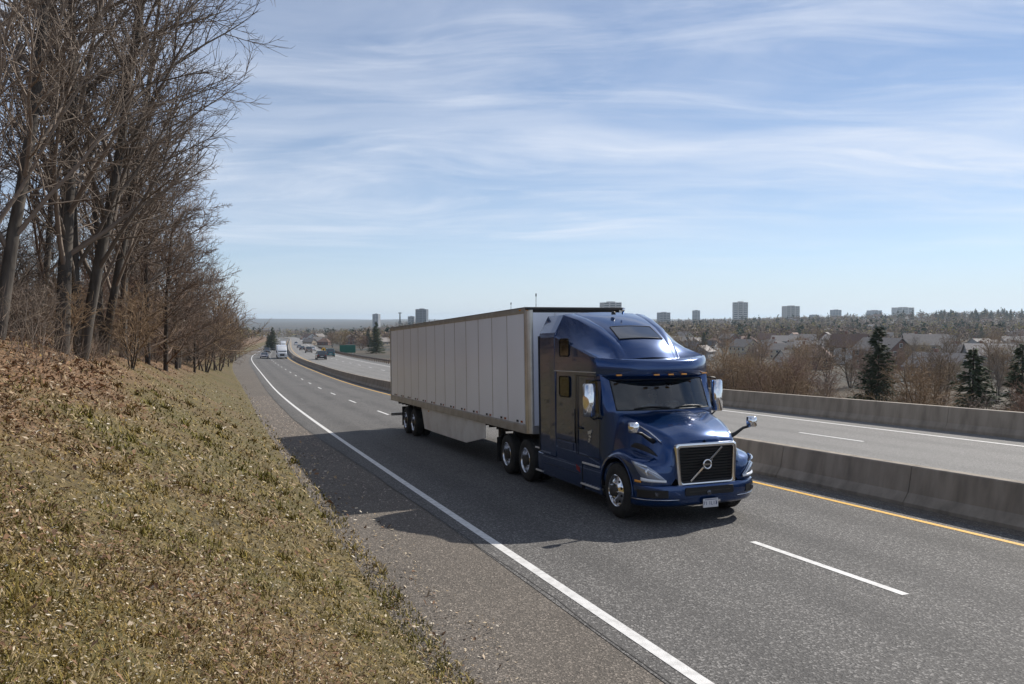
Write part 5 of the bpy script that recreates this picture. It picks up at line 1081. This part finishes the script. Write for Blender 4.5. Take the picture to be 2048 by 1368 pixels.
# ---------------------------------------------------------------- other traffic
def paint(name, c): mat(name, c, .3, .2, coat=1.0)
for nm, c in dict(car_silver=(.42,.40,.46), car_dark=(.03,.032,.036), car_teal=(.02,.11,.12), car_white=(.75,.75,.75), car_grey=(.2,.2,.21), car_bronze=(.19,.16,.13)).items(): paint(nm, c)
def car(kind, m, name, label, a, r, away, opp=False):
    zf = ozp if opp else zp; hd = HEAD-math.atan((float(cc(a+5))-float(cc(a-5)))/10); root = empty(name, P3(a, r, float(zf(a))), (-.02 if not away else .02, 0, hd+(math.pi if away else 0)), label, name.split('_')[-1]); W = {'sedan': .9, 'suv': .97, 'van': .98}[kind]
    # local -y is the front
    pr = {'sedan': dict(L=4.7, hood=.78, belt=.95, roof=1.45, y=(-1.15,-.45,1.05,1.75), deck=1.0), 'suv': dict(L=4.8, hood=1.0, belt=1.12, roof=1.78, y=(-1.15,-.6,1.75,2.2), deck=1.12), 'van': dict(L=5.0, hood=1.0, belt=1.15, roof=1.9, y=(-1.6,-.9,2.05,2.35), deck=1.15)}[kind]; l2 = pr['L']/2
    st = [(-l2,.55,.62,.80),(-l2+.12,.68,.9*1,.95),(-l2+.9,pr['hood'],1,1),(pr['y'][0],pr['hood']+.08,1,1),(pr['y'][3],pr['deck'],1,1),(l2-.12,pr['deck']-.02,.97,1),(l2,pr['deck']-.2,.9,.9)]
    secs = [[(-W*k2,y,.32),(-W*k2,y,.6),(-W*k2*.985,y,min(zt,.9)),(-W*k2*.9,y,zt),(W*k2*.9,y,zt),(W*k2*.985,y,min(zt,.9)),(W*k2,y,.6),(W*k2,y,.32)] for y, zt, k1, k2 in st]
    MB().loft(secs, True, True, True).build('body', m, root, bevel=.03, smooth=True, auto=40)
    y0, y1, y2, y3 = pr['y']; zb, zr_ = pr['belt']-.05, pr['roof']
    cab = [[(-W*.88,y0,zb),(W*.88,y0,zb),(W*.88,y3,zb),(-W*.88,y3,zb)], [(-W*.72,y1,zr_-.06),(W*.72,y1,zr_-.06),(W*.72,y2,zr_-.06),(-W*.72,y2,zr_-.06)]]
    MB().loft(cab, True, True, True).build('windows', 'pane', root)
    MB().loft([[(x, y, z) for x, y, z in cab[1]], [(x*.93, y*.95, zr_) for x, y, z in cab[1]]], True, True, True).build('roof', m, root, bevel=.02)
    for s_ in (-1, 1):
        for p, q in ((cab[0][0], cab[1][0]), (cab[0][3], cab[1][3])): MB().tube([(s_*abs(p[0]), p[1], p[2]), (s_*abs(q[0]), q[1], q[2])], .05, 5).build('pillar', m, root)
        for y in (-l2+.95, l2-.95):
            wh = MB().lathe([(-.1,.0),(-.1,.22),(-.11,.24),(-.11,.30),(-.08,.34),(.08,.34),(.11,.30)], 18, 'x', (s_*(W-.08), y, .34)); wh.build('wheel', 'rubber', root, smooth=True, auto=40)
            MB().lathe([(-.02,0),(-.02,.2),(.0,.22)] if s_ < 0 else [(.02,0),(.02,.2),(0,.22)], 14, 'x', (s_*(W+.025), y, .34)).build('rim', 'alloy', root)
        MB().obox((s_*W*.66, -l2+.035, .66), (.2,0,0), (0,.05,0), (0,0,.075)).build('headlight', 'clear_lens', root, bevel=.02)
        MB().obox((s_*W*.74, l2-.03, pr['deck']-.24), (.13,0,0), (0,.05,0), (0,0,.1)).build('tail_light', 'red_lens', root, bevel=.02)
        MB().obox((s_*(W+.06), y0+.25, zb+.08), (.09,0,0), (0,.05,0), (0,0,.07)).build('mirror', m, root, bevel=.02)
    MB().box(-W*.45, W*.45, -l2-.03, -l2+.03, .48, .66).build('grille', 'black_plastic', root); MB().box(-W*.9, W*.9, -l2-.02, l2+.02, .28, .42).build('bumper', 'black_plastic', root, bevel=.03); MB().box(-.26, .26, l2-.01, l2+.025, .62, .74).build('licence_plate', 'plate_white', root)
    return root
def at(px, D): a, r = ap(px, 0, D); return float(a), float(r)
car('sedan','car_silver','silver_sedan','lilac-silver sedan in the near lane, left of the white lorry', *at(528,186), False)
car('suv','car_dark','dark_suv','dark suv close behind the silver sedan at the road bend', *at(534,248), False)
car('sedan','car_grey','grey_sedan','grey car farther back on the left lane at the bend', *at(545,300), False)
car('sedan','car_white','white_sedan','tiny white car at the far left of the distant road', *at(554,370), False)
car('sedan','car_dark','black_sedan','black car between the white lorry and the distant white box lorry', *at(567,330), False)
car('suv','car_dark','black_suv','black suv driving away on the far carriageway, nearest of its traffic', *at(641.5,160), True, True)
car('van','car_teal','teal_van','teal van driving away beside the black suv on the far carriageway', *at(659,182), True, True)
car('suv','car_bronze','bronze_suv','brownish suv driving away ahead of the black suv', *at(617,232), True, True)
car('sedan','car_dark','dark_sedan','small dark car far ahead on the far carriageway, near the barrier', *at(604,275), True, True)
car('sedan','car_grey','small_sedan','small grey car far ahead of the dark one on the far carriageway', *at(598,330), True, True)
car('sedan','car_white','pale_sedan','small white car in the outer lane of the far carriageway', *at(625,262), True, True)
car('van','car_white','white_van','tiny white van farthest along the far carriageway', *at(592,420), True, True)
def lorry(name, label, a, r, box):
    hd = HEAD-math.atan((float(cc(a+5))-float(cc(a-5)))/10); root = empty(name, P3(a, r, float(zp(a))), (-.02,0,hd), label, 'lorry'); root.scale = (.86, .8, .74)
    MB().loft([[(-1.2,y,.6),(-1.22,y,z1*.6),(-1.1,y,z1),(1.1,y,z1),(1.22,y,z1*.6),(1.2,y,.6)] for y, z1 in ((-1.2,1.75),(-1.05,1.95),(0,2.05),(.2,2.05))], True, True, True).build('hood', 'car_white', root, bevel=.05, smooth=True, auto=40)
    MB().loft([[(-1.22,y,.6),(-1.24,y,z1*.8),(-1.1,y,z1),(1.1,y,z1),(1.24,y,z1*.8),(1.22,y,.6)] for y, z1 in ((.15,2.7),(.5,2.95),(1.5,3.8),(2.6,3.9))], True, True, True).build('cab', 'car_white', root, bevel=.05, smooth=True, auto=40)
    MB().add([(-1.0,.12,2.02),(1.0,.12,2.02),(.95,.32,2.72),(-.95,.32,2.72)], [(0,1,2,3)]).build('windshield', 'pane', root).location.y = -.06
    MB().box(-.6,.6,-1.26,-1.18,.85,1.6).build('grille', 'lamp_grey', root, bevel=.02); MB().box(-1.22,1.22,-1.4,-1.1,.42,.8).build('bumper', 'alloy', root, bevel=.05)
    for s_ in (-1, 1):
        MB().box(s_*.95-.2,s_*.95+.2,-1.24,-1.12,.9,1.25).build('headlight', 'clear_lens', root, bevel=.04); MB().box(s_*1.42-.1,s_*1.42+.1,.2,.3,1.9,2.55).build('mirror', 'black_plastic', root, bevel=.03)
        for y in (-.3, 3.6, 4.9, 11.5, 12.8): MB().lathe([(-.15,.2),(-.15,.45),(-.12,.5),(.12,.5),(.15,.45),(.15,.2)], 16, 'x', (s_*1.08, y, .5)).build('wheel', 'rubber', root)
    MB().box(-1.29,1.29,3.0,14 if box > 10 else 10,1.15,4.1).build('box_body', 'trailer_white', root, bevel=.03)
    return root
lorry('white_lorry', 'white articulated lorry coming towards the camera behind the blue truck', *at(564,181), 14)
lorry('white_lorry', 'distant white lorry at the far end of the near carriageway', *at(566,372), 14)
# ---------------------------------------------------------------- air
hm = bpy.data.materials.new('haze_air'); hm.use_nodes = True; t = hm.node_tree; t.nodes.clear(); o_ = t.nodes.new('ShaderNodeOutputMaterial'); pv = t.nodes.new('ShaderNodeVolumePrincipled'); pv.inputs['Color'].default_value = (.72, .86, 1.0, 1); pv.inputs['Density'].default_value = 1.15e-4; pv.inputs['Anisotropy'].default_value = .35; t.links.new(pv.outputs[0], o_.inputs['Volume'])
hz_ = MB().box(-9000, 11500, -400, 11800, -40, 75).build('haze', hm); hz_['kind'] = 'stuff'; tag(hz_, 'thin bluish haze over the distance', 'haze')
